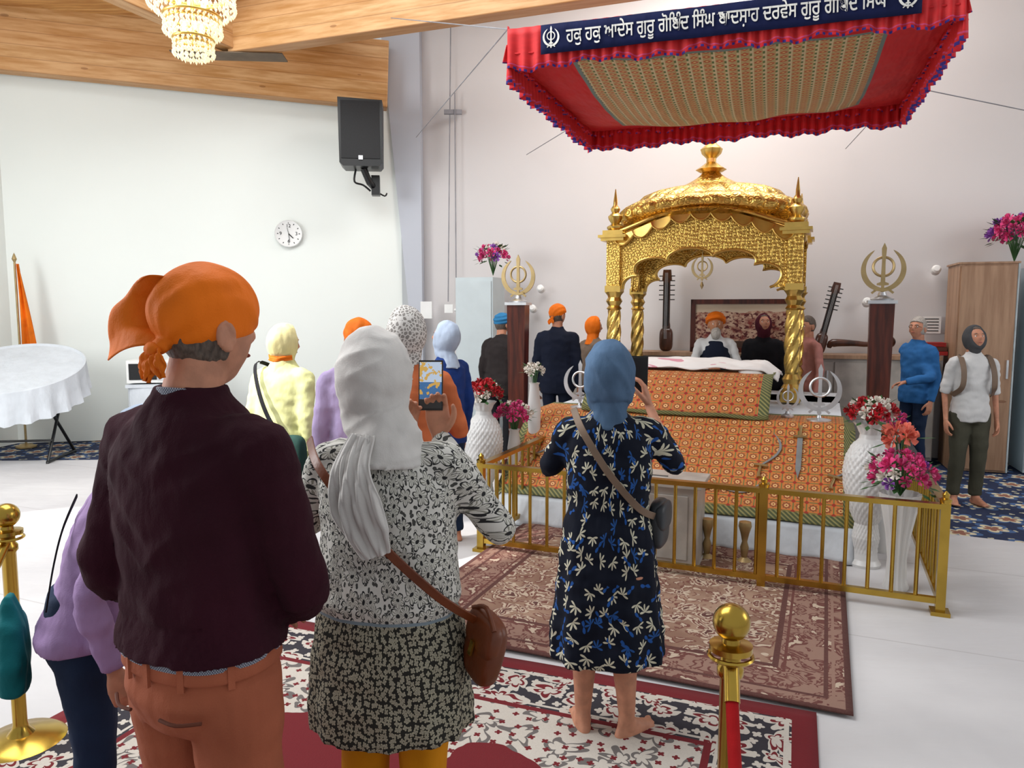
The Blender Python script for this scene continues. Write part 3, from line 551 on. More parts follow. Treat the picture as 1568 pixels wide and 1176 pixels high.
def bouquet(name,c,rad,n,mis,size=.04,parent=None,leaves=20,flat=.8,stem=.25):
    r=parent or empty(name,V(*c)); b=MB(); o=V(0,0,0) if not parent else V(*c)
    for i in range(n):
        ph=math.acos(1-1.15*(i+.5)/n); th=i*2.4; dr=V(math.sin(ph)*math.cos(th),math.sin(ph)*math.sin(th),math.cos(ph)*flat); p=o+dr*rad*random.uniform(.85,1.05)
        rose(b,p,size*random.uniform(.8,1.2),random.choice(mis),dr); b.tube([o-V(0,0,stem),o+dr*rad*.4,p-dr*size*.3],.003,5,0)
    for i in range(leaves):
        th=random.uniform(0,2*pi); dr=V(math.cos(th),math.sin(th),random.uniform(-.5,.8)).normalized(); p=o+dr*rad*random.uniform(.7,1.05); s=size*1.3; sd=dr.cross(V(0,0,1)).normalized()
        b.add([p,p+dr*s*.5+sd*s*.3,p+dr*s*1.1,p+dr*s*.5-sd*s*.3],[(0,1,2,3)],0)
    b.make('flowers',[M['leafg'],M['rosep'],M['roser'],M['rosew'],M['rosec'],M['purp']],r,smooth=True,ang=80); return r
def bigvase(x,y,mis,name='tall_white_vase'):
    r=empty(name,V(x,y,0)); b=MB()
    prof=[(.10,0),(.105,.02),(.085,.05),(.075,.12),(.085,.20),(.075,.26),(.07,.30),(.085,.33),(.12,.42),(.15,.55),(.158,.66),(.145,.76),(.11,.84),(.07,.89),(.065,.92),(.085,.97),(.11,1.0),(.10,1.0),(.06,.93)]
    P=[]; 
    for i in range(len(prof)-1):
        for k in range(8): t=k/8; P.append((prof[i][0]*(1-t)+prof[i+1][0]*t,prof[i][1]*(1-t)+prof[i+1][1]*t))
    b.lathe(P,seg=200,mod=lambda a,z:1+(.07*(abs(math.sin(12*a+z*55))*abs(math.sin(12*a-z*55))) if .1<z<.86 else .03*math.sin(12*a) if z>.93 else 0)); b.make('vase_body',M['vase'],r)
    bouquet('',(0,0,1.06),.15,30,mis,.045,r,30,.75,.1)
bigvase(2.45,5.0,[2,3,2,2,3]); bigvase(-.24,6.2,[2,2,2,2,3])
r=empty('white_fluted_vase',V(2.44,4.56,0)); b=MB(); b.lathe([(.07,0),(.075,.02),(.06,.06),(.055,.2),(.07,.35),(.10,.52),(.12,.62),(.115,.62),(.06,.5)],seg=64,mod=lambda a,z:1+.04*math.sin(16*a)); b.make('vase_body',M['vase'],r); bouquet('',(0,0,.72),.18,34,[1,1,3,1,5],.05,r,40,.9,.12); bouquet('',(.04,.1,.95),.09,5,[4,4,4],.08,r,6)
for x,y,hh,z,rad,n,mi_,sz,lv in((.02,6.35,.72,.86,.15,20,[1,1,3,1],.05,20),(.2,6.6,1.1,1.22,.09,9,[3,3,3],.045,14),(2.72,5.3,.82,.95,.12,16,[1,5,2,1],.045,20)):
    r=empty('flower_vase',V(x,y,0)); b=MB(); b.lathe([(.07,0),(.07,.02),(.04,.08),(.05,hh*.5),(.06,hh*.8),(.04,hh),(.05,hh+.02)],seg=24); b.make('vase_body',M['vase'],r); bouquet('',(0,0,z),rad,n,mi_,sz,r,lv,.8,.2)
# ---------------------------------------------------------------- furniture at the back wall
WD=V(9.1,-3.13,0).normalized(); WN=V(WD.y,-WD.x,0); wr=math.atan2(WD.y,WD.x)
def BW(x,off,z=0):
    t=(x+1.5)/9.1; p=V(-1.5,11.06,0)+V(9.1,-3.13,0)*t; return p+WN*off+V(0,0,z)
r=empty('long_sideboard',BW(2.95,.24),wr); b=MB(); b.box((0,0,.62),(4.3,.40,1.16),0); b.box((0,-.02,1.225),(4.4,.46,.045),1); b.box((0,0,.03),(4.2,.36,.06),1)
for i in range(8): b.box((-1.88+i*.537,-.21,.62),(.515,.02,1.08),0); b.box((-1.88+i*.537+.2,-.23,1.0),(.02,.02,.12),2)
o=b.make('sideboard_body',[mat('offwhite_cabinet','#b4ada5',.5,bump=.03),M['oak'],M['silver']],r,smooth=False)
def cabinet(name,x,off,w,dp,h,rz=0):
    r=empty(name,BW(x,off),wr+rz); b=MB(); b.box((0,0,h/2),(w,dp,h),0); b.box((0,-dp/2-.01,h/2),(w-.03,.02,h-.05),0); b.box((w/2+.005,0,h/2),(.02,dp,h),1); b.box((w*.4,-dp/2-.03,h*.5),(.02,.02,.2),2); b.box((0,0,h+.01),(w+.03,dp+.03,.02),0); b.make('cabinet_body',[M['oak'],mat('pale_blue_side','#c3d2d8',.5,bump=0),M['silver']],r,smooth=False)
cabinet('oak_cabinet',5.36,.42,.55,.55,2.27)
r=empty('white_wardrobe',V(5.95,8.1,0),wr); b=MB(); b.box((0,0,1.12),(.6,.5,2.24)); b.box((0,-.26,1.1),(.57,.02,2.1)); b.box((-.2,-.28,1.1),(.02,.02,.2)); b.make('body',mat('wardrobe_white','#c4d2d8',.5,bump=0,var=.02),r,smooth=False)
r=empty('white_cabinet',V(-.42,9.9,0),wr); b=MB(); b.box((0,0,1.1),(.52,.45,2.2)); b.box((0,-.235,1.1),(.48,.02,2.1)); b.box((.18,-.26,1.1),(.02,.02,.2)); b.make('body',mat('cabinet_white','#b9c3c6',.5,bump=0,var=.02),r,smooth=False)
bouquet('pink_flower_arrangement',(-.25,9.85,2.48),.2,24,[1,1,3,5],.06,leaves=40,stem=.25)
bouquet('magenta_flower_arrangement',tuple(V(5.52,8.22,2.60)),.25,34,[1,1,5,1],.07,leaves=60,stem=.3)
r=empty('framed_painting',BW(2.95,.32,1.25),wr,0); b=MB(); w,h=1.22,.66
for c,s in(((0,0,.03),(w,.05,.06)),((0,0,h-.03),(w,.05,.06)),((-w/2+.03,0,h/2),(.06,.05,h)),((w/2-.03,0,h/2),(.06,.05,h))): b.box(c,s,0)
b.make('frame',M['dark'],r,smooth=False)
g=G('fortress_painting',.6); u=g.tc('UV'); x,y,z=g.xyz(u); n=g.noise(g.scale(u,(6,4,1)),1.5,5,.7); c=g.mix(g.ss(n,.35,.6),C('#7a2420'),C('#c8a890')); c=g.mix(g.gt(g.noise(g.scale(u,(9,6,1)),2.3,4),.55),c,C('#5a1c1c')); c=g.mix(g.gt(y,g.f('ADD',.72,g.f('MULTIPLY',g.noise(u,5,3),.2))),c,C('#c9b6a0')); c=g.mix(g.lt(y,.15),c,C('#4a3024')); g.col(c)
grid('canvas',lambda u,v:V((u-.5)*1.1,-.005,.06+v*.54),2,2,g.m,r)
def lute(name,p,rz,tilt,L=1.0):
    r=empty(name,p,rz); b=MB(); b.M=Matrix.Rotation(tilt,4,'Y')
    b.blob((0,0,.15*L),(.085*L,.08*L,.15*L),0,20,14,.55); b.blob((0,0,.30*L),(.05*L,.06*L,.10*L),0,16,10,.7); b.box((0,-.02,.62*L),(.085*L,.06*L,.62*L),0); b.box((0,-.055,.6*L),(.065*L,.01,.55*L),1); b.box((0,0,.97*L),(.12*L,.07*L,.14*L),0,taper=.8)
    for i in range(6): b.beam(V(-.10*L,-.01,(.66+.06*i)*L),V(.10*L,-.01,(.66+.06*i)*L),.012,.012,1)
    for i in range(4): b.tube([((-.015+.01*i)*L,-.095*L,.16*L),((-.015+.01*i)*L,-.07,1.0*L)],.0015,4,2)
    b.make('instrument_body',[M['instr'],M['black'],M['silver']],r)
lute('stringed_instrument',BW(2.08,.27,1.25),wr,.0,1.0); lute('stringed_instrument',BW(3.80,.27,1.25),wr,.22,.84)
r=empty('stringed_instrument',BW(4.22,.30,1.30),wr); b=MB(); b.tube([(-.32,0,.02),(-.28,0,.08),(-.05,0,.08),(.1,0,.07),(.3,0,.1)],[.02,.05,.035,.03,.04],12,sub=4); b.blob((.3,0,.1),(.1,.07,.08)); b.make('body',M['instr'],r)
r=empty('stack_of_books',BW(4.95,.28,1.25),wr); b=MB()
for i in range(3): b.box((0,0,.03+.05*i),(.30-.02*i,.24,.045),i%2)
b.make('books',[mat('book_red','#a3231f',.6),mat('book_brown','#5e3020',.6)],r,smooth=False)
r=empty('notice_card',BW(4.97,.06,1.5),wr); b=MB(); b.box((0,0,.1),(.22,.01,.2),0)
for i in range(5): b.box((0,-.007,.03+.035*i),(.17,.003,.01),1)
b.make('card',[M['white'],M['black']],r,smooth=False)
em=G('lamp_glow',.5); em.col(C('#ffffff')); em.b.inputs['Emission Color'].default_value=(1,1,1,1); em.b.inputs['Emission Strength'].default_value=6
for p in (BW(.45,.12,2.05),BW(.35,.14,1.78),BW(4.30,.14,1.85),BW(4.98,.10,2.22)):
    r=empty('spotlight_fixture',p,wr); b=MB(); b.lathe([(.04,0),(.05,.01),(.05,.09),(.03,.11)],seg=16); b.v=[Matrix.Rotation(pi/2*.8,4,'X')@v for v in b.v]; b.blob((0,-.02,-.01),(.035,.035,.02),1); b.tube([(0,0,.0),(0,.1,.03)],.012,8,0); b.make('lamp',[M['white'],em.m],r)
def LW(x,off,z): 
    a=V(-6.62,9.8,0);c=V(-1.6,10.85,0); t=(x+6.62)/5.02; p=a+(c-a)*t; d=(c-a).normalized(); return p+V(d.y,-d.x,0)*off+V(0,0,z)
lr=math.atan2(1.05,5.02)
r=empty('round_clock',LW(-3.13,.03,2.84),lr); r.scale=(.88,1,.88); b=MB(); b.lathe([(.20,0),(.215,.02),(.205,.04),(.185,.03),(.001,.028)],seg=48); b.v=[Matrix.Rotation(pi/2,4,'X')@v for v in b.v]; 
for i in range(12): a=pi/6*i; b.beam(V(.155*math.sin(a),-.03,.155*math.cos(a)),V(.175*math.sin(a),-.03,.175*math.cos(a)),.006,.012,1)
b.beam(V(0,-.034,0),V(.07,-.034,-.07),.006,.014,1); b.beam(V(0,-.036,0),V(.015,-.036,-.13),.006,.01,1); b.beam(V(0,-.034,0),V(-.02,-.034,.09),.004,.01,1); b.tube([V(.205*math.cos(t*pi/24),-.03,.205*math.sin(t*pi/24)) for t in range(48)],.006,6,2,closed=True); b.make('clock_face',[M['white'],M['black'],M['silver']],r)
for i,t in enumerate(('12','3','6','9')):
    cu=bpy.data.curves.new('numeral','FONT'); cu.body=t; cu.size=.075; cu.extrude=.001; cu.align_x='CENTER'; cu.align_y='CENTER'; cu.materials.append(M['black']); a=i*pi/2; o=link('numeral_%d'%i,cu,r,(.12*math.sin(a),-.033,.12*math.cos(a)),(pi/2,0,0))
r=empty('loudspeaker',V(-2.0,10.1,4.09),.12); r.scale=(.92,.92,.87); b=MB(); b.extr([(-.31,.5),(.31,.47),(.30,-.45),(.26,-.5),(-.25,-.5),(-.30,-.45)],.42,0); b.box((0,-.215,.03),(.54,.02,.84),1); b.box((0,-.228,-.38),(.06,.01,.06),2)
b.tube([(.02,.0,-.5),(.1,.05,-.7),(.16,.2,-.75)],.05,12); b.box((.18,.2,-.72),(.12,.16,.3)); b.tube([(-.1,.1,-.5),(-.12,.1,-.68),(.0,.15,-.72),(.1,.2,-.8)],.015,8,sub=4); b.tube([(.2,.3,-.8),(.3,.35,-.85),(.33,.4,-.8)],.012,6,sub=3)
gr=G('speaker_grille',.6); v=gr.n('TexVoronoi'); gr.put(v.inputs['Vector'],gr.tc()); v.inputs['Scale'].default_value=60; gr.col(gr.mix(v.outputs['Distance'],C('#030304'),C('#101116'))); b.make('cabinet',[M['black'],gr.m,M['silver']],r)
r=empty('control_box',V(-1.22,10.6,1.78)); b=MB(); b.box((0,0,0),(.16,.08,.24)); b.box((.32,0,.02),(.12,.08,.12)); b.tube([(.4,0,0),(.55,-.05,.0),(.62,-.05,.1)],.02,8); b.make('box',M['white'],r)
# ---------------------------------------------------------------- chandelier
r=empty('crystal_chandelier',V(-2.36,5.7,3.62)); b=MB()
for k,(rr,z) in enumerate(((.30,.50),(.27,.47),(.20,.30),(.18,.27),(.14,.14),(.12,.11))):
    b.tube([(rr*math.cos(t*pi/20),rr*math.sin(t*pi/20),z) for t in range(40)],.010,8,0,closed=True)
for rr,z0,h,n in((.30,.49,.14,46),(.25,.47,.17,36),(.20,.29,.12,32),(.16,.28,.14,26),(.14,.13,.11,22),(.09,.12,.13,14),(.3,.60,.1,46),(.35,.72,.14,50)):
    for i in range(n):
        a=2*pi*i/n; x,y=rr*math.cos(a),rr*math.sin(a)
        for q in range(3):
            zz=z0-h*(q+.5)/3; s=.011+.004*(q==2); b.add([(x+s,y,zz),(x,y+s,zz),(x-s,y,zz),(x,y-s,zz),(x,y,zz+s*1.7),(x,y,zz-s*1.9)],[(0,1,4),(1,2,4),(2,3,4),(3,0,4),(1,0,5),(2,1,5),(3,2,5),(0,3,5)],1)
b.tube([(0,0,.1),(0,0,1.8)],.015,8,0)
for i in range(6): a=i*pi/3; b.blob((.1*math.cos(a),.1*math.sin(a),.42),(.02,.02,.035),2,10,8); b.blob((.07*math.cos(a),.07*math.sin(a),.22),(.018,.018,.03),2,10,8)
cr=G('crystal',.05); cr.col((1,.95,.82,1)); cr.b.inputs['Transmission Weight'].default_value=.55; cr.b.inputs['Emission Color'].default_value=(1,.86,.5,1); cr.b.inputs['Emission Strength'].default_value=.2
bl=G('bulb',.5); bl.b.inputs['Emission Color'].default_value=(1,.85,.55,1); bl.b.inputs['Emission Strength'].default_value=12
b.make('chandelier_body',[M['gold'],cr.m,bl.m],r,ang=20)
# ---------------------------------------------------------------- left table, flag, microwave
r=empty('round_folding_table',V(-5.88,8.72,0),.15); b=MB(); n=96; 
RR=[]
for z,k,am in((.80,.98,0),(.825,1.0,0),(.82,1.02,0),(.76,1.02,.01),(.60,1.03,.03),(.46,1.05,.045)):
    RR.append([V(.74*k*math.cos(2*pi*j/n)*(1+am*math.sin(22*2*pi*j/n)),.60*k*math.sin(2*pi*j/n)*(1+am*math.sin(22*2*pi*j/n)),z+.28) for j in range(n)])
b.rings(RR,0)
b.v=[V(v.x,v.y,v.z+v.y*.42) for v in b.v]
for sx in(-.45,.45): b.tube([(sx,-.35,0),(sx*.9,.3,.85)],.018,8,1); b.tube([(sx,.4,0),(sx*.9,-.25,.75)],.018,8,1); b.tube([(sx,-.35,.02),(sx,.4,.02)],.018,8,1)
b.tube([(-.45,-.2,.25),(.45,-.2,.25)],.014,8,1); b.make('table_body',[M['wcloth'],M['black']],r)
r=empty('orange_flag',V(-6.32,9.5,0),.1); b=MB(); b.tube([(0,0,0),(0,0,2.38)],.014,8,0); b.lathe([(.0,2.36),(.03,2.42),(.01,2.48),(.0,2.5)],seg=10,mi=0); b.lathe([(.12,0),(.12,.02),(.03,.05)],seg=20,mi=0); b.make('pole',M['dullgold'],r)
grid('flag_cloth',lambda u,v:V(.02+u*(.03+.17*v*(1-max(0,v-.86)*4)),.025*math.sin(u*12+v*3),2.36-1.2*v),14,24,M['orange'],r,th=.004)
r=empty('side_table',V(-4.30,9.45,0),.2); b=MB(); b.box((0,0,.83),(1.1,.45,.04),0); b.loftz([(.0,.55,.22,0,0,.01,30),(.82,.55,.22)],60,0,6); b.make('table_top',M['wcloth'],r)
r=empty('microwave_oven',V(-4.58,9.38,.86),.2); b=MB(); b.box((0,0,.15),(.5,.36,.28),0); b.box((-.06,-.185,.15),(.32,.012,.2),1); b.box((.18,-.185,.15),(.09,.01,.22),2); b.box((.12,-.2,.15),(.015,.02,.2),2)
b.make('oven_body',[M['white'],M['black'],M['silver']],r,smooth=False)
r=empty('serving_table',V(-1.35,6.5,0),.0); b=MB(); b.loftz([(.0,.8,.38,0,0,.02,26),(.84,.75,.35,0,0,.005,26),(.86,.75,.35)],80,0,5); b.make('table_top',M['wcloth'],r)
# ================================================================= PEOPLE
def hand(b,w,d,palm,side,curl=.5,hs=1.0,spread=.04):
    d=Vector(d).normalized(); palm=Vector(palm); palm=(palm-d*palm.dot(d)).normalized(); th=d.cross(palm)*(1 if side=='R' else -1)
    w=Vector(w)
    P=lambda x,y,z:w+(th*x+d*y+palm*z)*hs
    R=[]
    for y,hw,ht in((-.02,.026,.020),(.0,.028,.019),(.03,.038,.019),(.06,.043,.016),(.088,.041,.013),(.098,.034,.009)):
        R.append([P(hw*math.copysign(abs(math.cos(a))**.8,math.cos(a)),y,ht*math.sin(a)) for a in [2*pi*j/16 for j in range(16)]])
    b.rings(R)
    for i,(x,L) in enumerate(((.031,.070),(.0105,.079),(-.0105,.073),(-.031,.057))):
        p=V(x,.080,0); ang=0; pts=[p.copy()]; sp=x*spread*30
        for k,f in enumerate((.15,.45,.30,.22)):
            if k: ang+=curl*(.75 if k==1 else .9)
            p=p+V(math.sin(sp*.12)*1,math.cos(ang),math.sin(ang))*L*f; pts.append(p.copy())
        b.tube([P(*q) for q in pts],[.0095*hs,.0095*hs,.0088*hs,.0080*hs,.0062*hs],10,sub=3)
        b.blob(P(*pts[-1]),.0064*hs,0,8,6)
    p0=V(.022,.012,.004); t1=p0+V(.026,.030,.006+.01*curl); t2=t1+V(.012,.030,.006+.014*curl); t3=t2+V(.002-.006*curl,.024,.004+.014*curl)
    b.tube([P(*q) for q in (p0,t1,t2,t3)],[.015*hs,.0125*hs,.0105*hs,.008*hs],10,sub=3); b.blob(P(*t3),.008*hs,0,8,6)
def head_fn(u,q):
    x,y,z=u; X=x*.077;Y=y*.097;Z=z*.118
    if z<0:
        t=min(1,-z); X*=1-.34*t**1.5
        if y<0: Y*=1-.42*t**1.1
        else: Y*=1-.10*t
    if y>0:
        Y*=.93
        Y+=.026*math.exp(-(x/.13)**2)*math.exp(-((z+.22)/.13)**2)+.010*math.exp(-(x/.10)**2)*math.exp(-((z+.02)/.16)**2)
        for s in(-1,1): Y-=.010*math.exp(-((x-s*.38)/.17)**2)*math.exp(-((z-.02)/.10)**2)
        Y+=.005*math.exp(-((z-.20)/.09)**2)*math.exp(-(x/.5)**2); Y+=.008*math.exp(-(x/.28)**2)*math.exp(-((z+.52)/.08)**2); Y+=.008*math.exp(-(x/.25)**2)*math.exp(-((z+.86)/.12)**2)
    return V(X,Y,Z)
def person(name,loc,rot=0,H=1.68,w=1.0,lean=0,top=None,hem=.50,hemk=1.0,rings=None,bot=None,sleeve=1.0,aL=None,aR=None,hL=None,hR=None,yaw=0,pitch=0,tilt=0,cover=None,cm=None,hair='hair',feet=None,vox=.014,sk='skin',seated=False,foldamp=.006,hd=.005,thick=1.0,barelegs=False,headoff=(0,0),beard=None,collar=None,legr=1.0,nr=None,hk=1.0,fdir=0,kpl=(.018,.42),hairs=1.08,dfn=None):
    root=empty(name,Vector(loc),math.radians(rot)); k=H; hz=.52*H; Ri=Matrix.Rotation(-math.radians(rot),3,'Z'); L0=Vector(loc)
    def bend(p):
        p=Vector(p)
        if p.z>hz: p=V(0,0,hz)+Matrix.Rotation(-lean,3,'X')@(p-V(0,0,hz))
        return p
    def wl(p): return Ri@(Vector(p)-L0)
    base=[(.47,.098,.074),(.53,.103,.078),(.60,.092,.068),(.66,.092,.067),(.73,.100,.071),(.785,.102,.066),(.815,.085,.056),(.838,.052,.046),(.856,.037,.038),(.866,.035,.036)]
    if rings is None:
        rs=[]
        zs=[q for q in base if q[0]>hem+.02]; h0=[q for q in base if q[0]<=hem+.02]
        ref=h0[-1] if h0 else base[0]
        if hem<.47: rs=[(hem,.098*hemk*1.0,.075*hemk,.02)]+([((hem+.53)/2,.100*(1+hemk)/2,.076*(1+hemk)/2,.01)] if hem<.42 else [])+[base[1]]+zs[1:]
        else: rs=[(hem,ref[1]*hemk,ref[2]*hemk)]+zs
        rs=[(q[0]*H,q[1]*H*w,q[2]*H*w,0,0,q[3] if len(q)>3 else 0) for q in rs]
    else: rs=rings
    rr=[]
    for q in rs:
        q=list(q)+[0]*(6-len(q)); p=bend((q[3],q[4],q[0])); rr.append((p.z,q[1]*thick,q[2]*thick,p.x,p.y,q[5],q[6] if len(q)>6 else 11))
    b=MB(); b.loftz(rr,56)
    ht=H/1.7
    arms={}
    for s,a in(('L',aL),('R',aR)):
        sg=-1 if s=='L' else 1; sh=bend((sg*.100*H*w,0,.795*H)); inn=bend((sg*.04*H,0,.79*H))
        if a is None: el=bend((sg*.135*H*w,-.015*H,.63*H)); wr_=el+V(sg*.0,.035*H,-.15*H)
        else: el,wr_=wl(a[0]),wl(a[1])
        e2=wr_
        if sleeve<1: e2=el+(wr_-el)*max(0.02,(sleeve-.5)*2)
        t_=thick; b.tube([inn,sh,sh+(el-sh)*.5,el,el+(e2-el)*.5,e2],[.036*H*t_,.036*H*t_,.032*H*t_,.028*H*t_,.025*H*t_,.021*H*t_],18,sub=4); arms[s]=(el,wr_,e2)
    fa=foldamp
    def df(p,n):
        f=noise.noise(V(p.x*9,p.y*9,p.z*17+p.x*4))+.5*noise.noise(V(p.x*20,p.y*20,p.z*30)); return fa*f*1.6+(dfn(p) if dfn else 0)
    b.fuse('upper_clothing',top,vox,root,3,df)
    for s in'LR':
        el,wr_,e2=arms[s]; h=(hL if s=='L' else hR); sg=-1 if s=='L' else 1
        d=(wr_-el).normalized(); 
        if h is None: d2=d; palm=V(-sg,0,0) if abs(d.z)>.6 else V(-sg*.5,-.2,-.8); cu=.45
        else: d2=Ri@Vector(h[0]); palm=Ri@Vector(h[1]); cu=h[2]
        b=MB(); st=e2-d*.04 if sleeve>=1 else e2-d*.03; rad=[.0215*ht if sleeve>=1 else .030*ht,.0205*ht if sleeve>=1 else .024*ht,.02*ht]
        b.tube([st,(st+wr_)/2,wr_+d2*.01],rad,14,sub=3); hand(b,wr_+d2*.012,d2,palm,s,cu,ht*.95); b.fuse('hand_'+s,M[sk],hd if hd<.0045 else .0045,root,1)
    ft=feet or [(-.055*H,0,6),(.055*H,0,-6)]
    b=MB()
    if seated:
        b.loftz([(.40*H,.10*H,.09*H),(.47*H,.10*H,.08*H),(.55*H,.095*H,.07*H)],32)
        for sg in(-1,1): b.tube([(sg*.05*H,0,.45*H),(sg*.2*H,.22*H,.44*H),(-sg*.06*H,.27*H,.42*H)],[.05*H,.038*H,.028*H],14,sub=4)
        b.fuse('legs',bot or top,.02,root,2)
    else:
        if not barelegs:
            b.loftz([(.46*H,.085*H*w,.062*H*w),(.50*H,.096*H*w,.074*H*w),(.56*H,.092*H*w,.068*H*w),(.615*H,.080*H*w,.056*H*w)],40)
            for i,(fx,fy,fa_) in enumerate(ft):
                sg=-1 if i==0 else 1; b.tube([(sg*.05*H*w,0,.52*H),(sg*.052*H*w,.0,.47*H),(sg*.05*H*w*.5+fx*.5,fy*.4+.012*H,.275*H),(fx,fy-.004*H,.12*H),(fx,fy-.006*H,.045*H)],[.05*H*legr,.05*H*legr,.037*H*legr,.031*H*legr,.030*H*legr],18,sub=4)
            b.fuse('trousers',bot,vox,root,3,lambda p,n:.006*noise.noise(V(p.x*8,p.y*8,p.z*13)))
        for i,(fx,fy,ya) in enumerate(ft):
            b=MB(); Rz=Matrix.Translation((fx,fy,0))@Matrix.Rotation(math.radians(ya),4,'Z'); b.M=Rz
            if barelegs: b.tube([(0,.0,.44*H),(0,.006,.29*H),(0,-.016,.21*H),(0,-.008,.12*H),(0,0,.05*H),(0,0,.035)],[.048*H,.034*H,.034*H,.026*H,.0205*H,.022*H],16,sub=4)
            else: b.tube([(0,0,.10*H),(0,0,.035)],[.024*H,.022*H],14)
            b.loftz([(.0,.033,.10,0,.045),(.012,.037,.112,0,.048),(.028,.034,.10,0,.042),(.05,.028,.062,0,.015),(.075,.026,.038,0,-.005),(.10,.024,.03,0,-.008)],24)
            for t in range(5):
                tx=(-.030+.015*t)*(1 if i==0 else -1); b.blob((tx*-1,.155-.009*t,.012),(.0085 if t else .012,.020,.011),0,10,8)
            b.fuse('leg_foot_%d'%i,M[sk],.006,root,2)
    hs=H/1.72*hk; nk=bend((0,-.004*H,.85*H)); hc=bend((headoff[0],.010*H+headoff[1],.932*H)) 
    HM=Matrix.Translation(hc)@Matrix.Rotation(math.radians(yaw),4,'Z')@Matrix.Rotation(math.radians(-pitch),4,'X')@Matrix.Rotation(math.radians(tilt),4,'Y')@Matrix.Scale(hs,4)
    b=MB(); b.tube([bend((0,-.005,.815*H)),nk,hc+V(0,-.012,-.03)],[.040*H,.0335*H,.034*H],18); b.M=HM; b.blob((0,0,0),1,0,56,40,1,head_fn)
    for sg in(-1,1): b.blob((sg*.077,-.012,-.012),(.009,.019,.032),0,12,10,1,None,Matrix.Rotation(sg*.35,3,'Z')); b.tube([V(sg*.084,-.014+.018*math.cos(t*pi/8),-.010+.030*math.sin(t*pi/8)) for t in range(-4,11)],.0045,8)
    b.fuse('head',M[sk],.0055,root,2)
    b=MB(); b.M=HM
    for sg in(-1,1): b.blob((sg*.030,.0665,.001),.0125,0,14,10); b.blob((sg*.030,.0755,.001),(.006,.004,.006),1,10,8); b.tube([(sg*.014,.086,.020),(sg*.03,.083,.026),(sg*.047,.073,.021)],[.003,.0035,.002],6,3)
    b.blob((0,.0775,-.061),(.020,.005,.0055),2,14,8); b.make('face_features',[M['eyew'],M['eyed'],M['lip'],M[hair]],root)
    if hair:
        b=MB(); b.M=HM
        def hf(u,q):
            p=head_fn(u,q); s=hairs; p=p*s+V(0,-.004,.004); 
            if p.y>.035 and p.z<(.07 if cover else .048): p.y=.035
            if p.z<-.06: p.z=-.06-(-.06-p.z)*.3
            if p.y>.0 and p.z<.03: p.x*=.88
            return p
        b.blob((0,0,0),1,0,40,30,1,hf); b.fuse('hair',M[hair],.006,root,1,lambda p,n:.003*noise.noise(V(p.x*90,p.y*90,p.z*15)))
    if beard:
        b=MB(); b.M=HM; b.blob((0,.055,-.105),(.058,.045,.075),0,20,16); b.blob((0,.09,-.05),(.03,.012,.008),0,12,8); b.fuse('beard',M[beard],.006,root,1,lambda p,n:.006*noise.noise(V(p.x*40,p.y*40,p.z*12)))
    if cover=='kerchief':
        b=MB(); b.M=HM
        def kf(u,q):
            p=V(u.x*.090,u.y*.112,u.z*.100)+V(0,-.004,.038); pl=kpl[0]+kpl[1]*p.y
            if p.z<pl: p.z=pl; p.x*=.97; p.y*=.97
            return p
        b.blob((0,0,0),1,0,44,30,1,kf); b.blob((0,-.106,-.022),(.022,.016,.016))
        def kd(p,n):
            q=HM.inverted()@p; k_=V(0,-.11,-.02); d=q-k_; a=math.atan2(d.z,d.x); r=d.length; return .0035*math.sin(a*13+3*noise.noise(q*12))*min(1,r*9)*max(.2,1-r*3.5)
        b.fuse('kerchief',cm,.006,root,1,kd)
        def tl(i,pts,wd): ribbon('kerchief_tail_%d'%i,[HM@Vector(p) for p in pts],wd,(0,-1,.2),cm,root,1.5,.004)
        tl(0,[(0,-.11,-.02),(-.015,-.125,-.05),(-.03,-.12,-.09)],[.015,.03,.045,.01]); tl(1,[(0,-.11,-.02),(.015,-.125,-.045),(.025,-.12,-.08)],[.015,.03,.04,.01])
    if cover in('turban','patka'):
        b=MB(); b.M=HM; sz=1.0 if cover=='turban' else .88
        def tf(u,q):
            p=V(u.x*.112*sz,u.y*.128*sz,u.z*.105*sz)+V(0,-.006,.052); pl=.022+.34*p.y
            if p.z<pl: p.z=pl
            a=math.atan2(p.x,p.y); rd=.0045*math.sin((p.z*140)+2.2*abs(a)); return p*(1+rd*9*.12)+V(u.x,u.y,0)*rd
        b.blob((0,0,0),1,0,60,48,1,tf); b.make('turban',cm,root)
    if cover=='hood':
        b=MB(); b.M=HM
        def hf2(u,q):
            p=V(u.x*.096,u.y*.120,u.z*.134)+V(0,-.010,.008)
            if p.y>.052: p.y=.052+(p.y-.052)*.15
            return p
        b.blob((0,0,0),1,0,44,32,1,hf2); b.M=Matrix()
        nb=bend((0,-.012*H,.83*H)); n_=nr or (.083,.074,.072,.105)
        b.tube([HM@V(0,-.016,-.05),HM@V(0,-.016,-.10),nb+V(0,0,.02),nb+V(0,0,-.04)],[n_[0]*hs,n_[1]*hs,n_[2]*hs,n_[3]*hs],30,sub=4,flat=.92)
        if fdir==0: fd=lambda p,n:.0045*noise.noise(V(p.x*32,p.y*24,p.z*10+p.x*8))+.002*noise.noise(V(p.x*30,p.y*30,p.z*22))
        elif fdir==1: fd=lambda p,n:.0065*(1-2.2*abs(noise.noise(V(p.x*6+p.z*9,p.y*6,p.z*17-p.x*12))))+.003*noise.noise(V(p.x*14+p.z*22,p.y*12,p.z*26))
        else: fd=lambda p,n:.0065*(1-2.2*abs(noise.noise(V(p.x*16+p.z*6,p.y*9,p.z*9+p.x*12))))+.003*noise.noise(V(p.x*26+p.z*20,p.y*20,p.z*16))
        b.fuse('headscarf',cm,.007,root,2,fd)
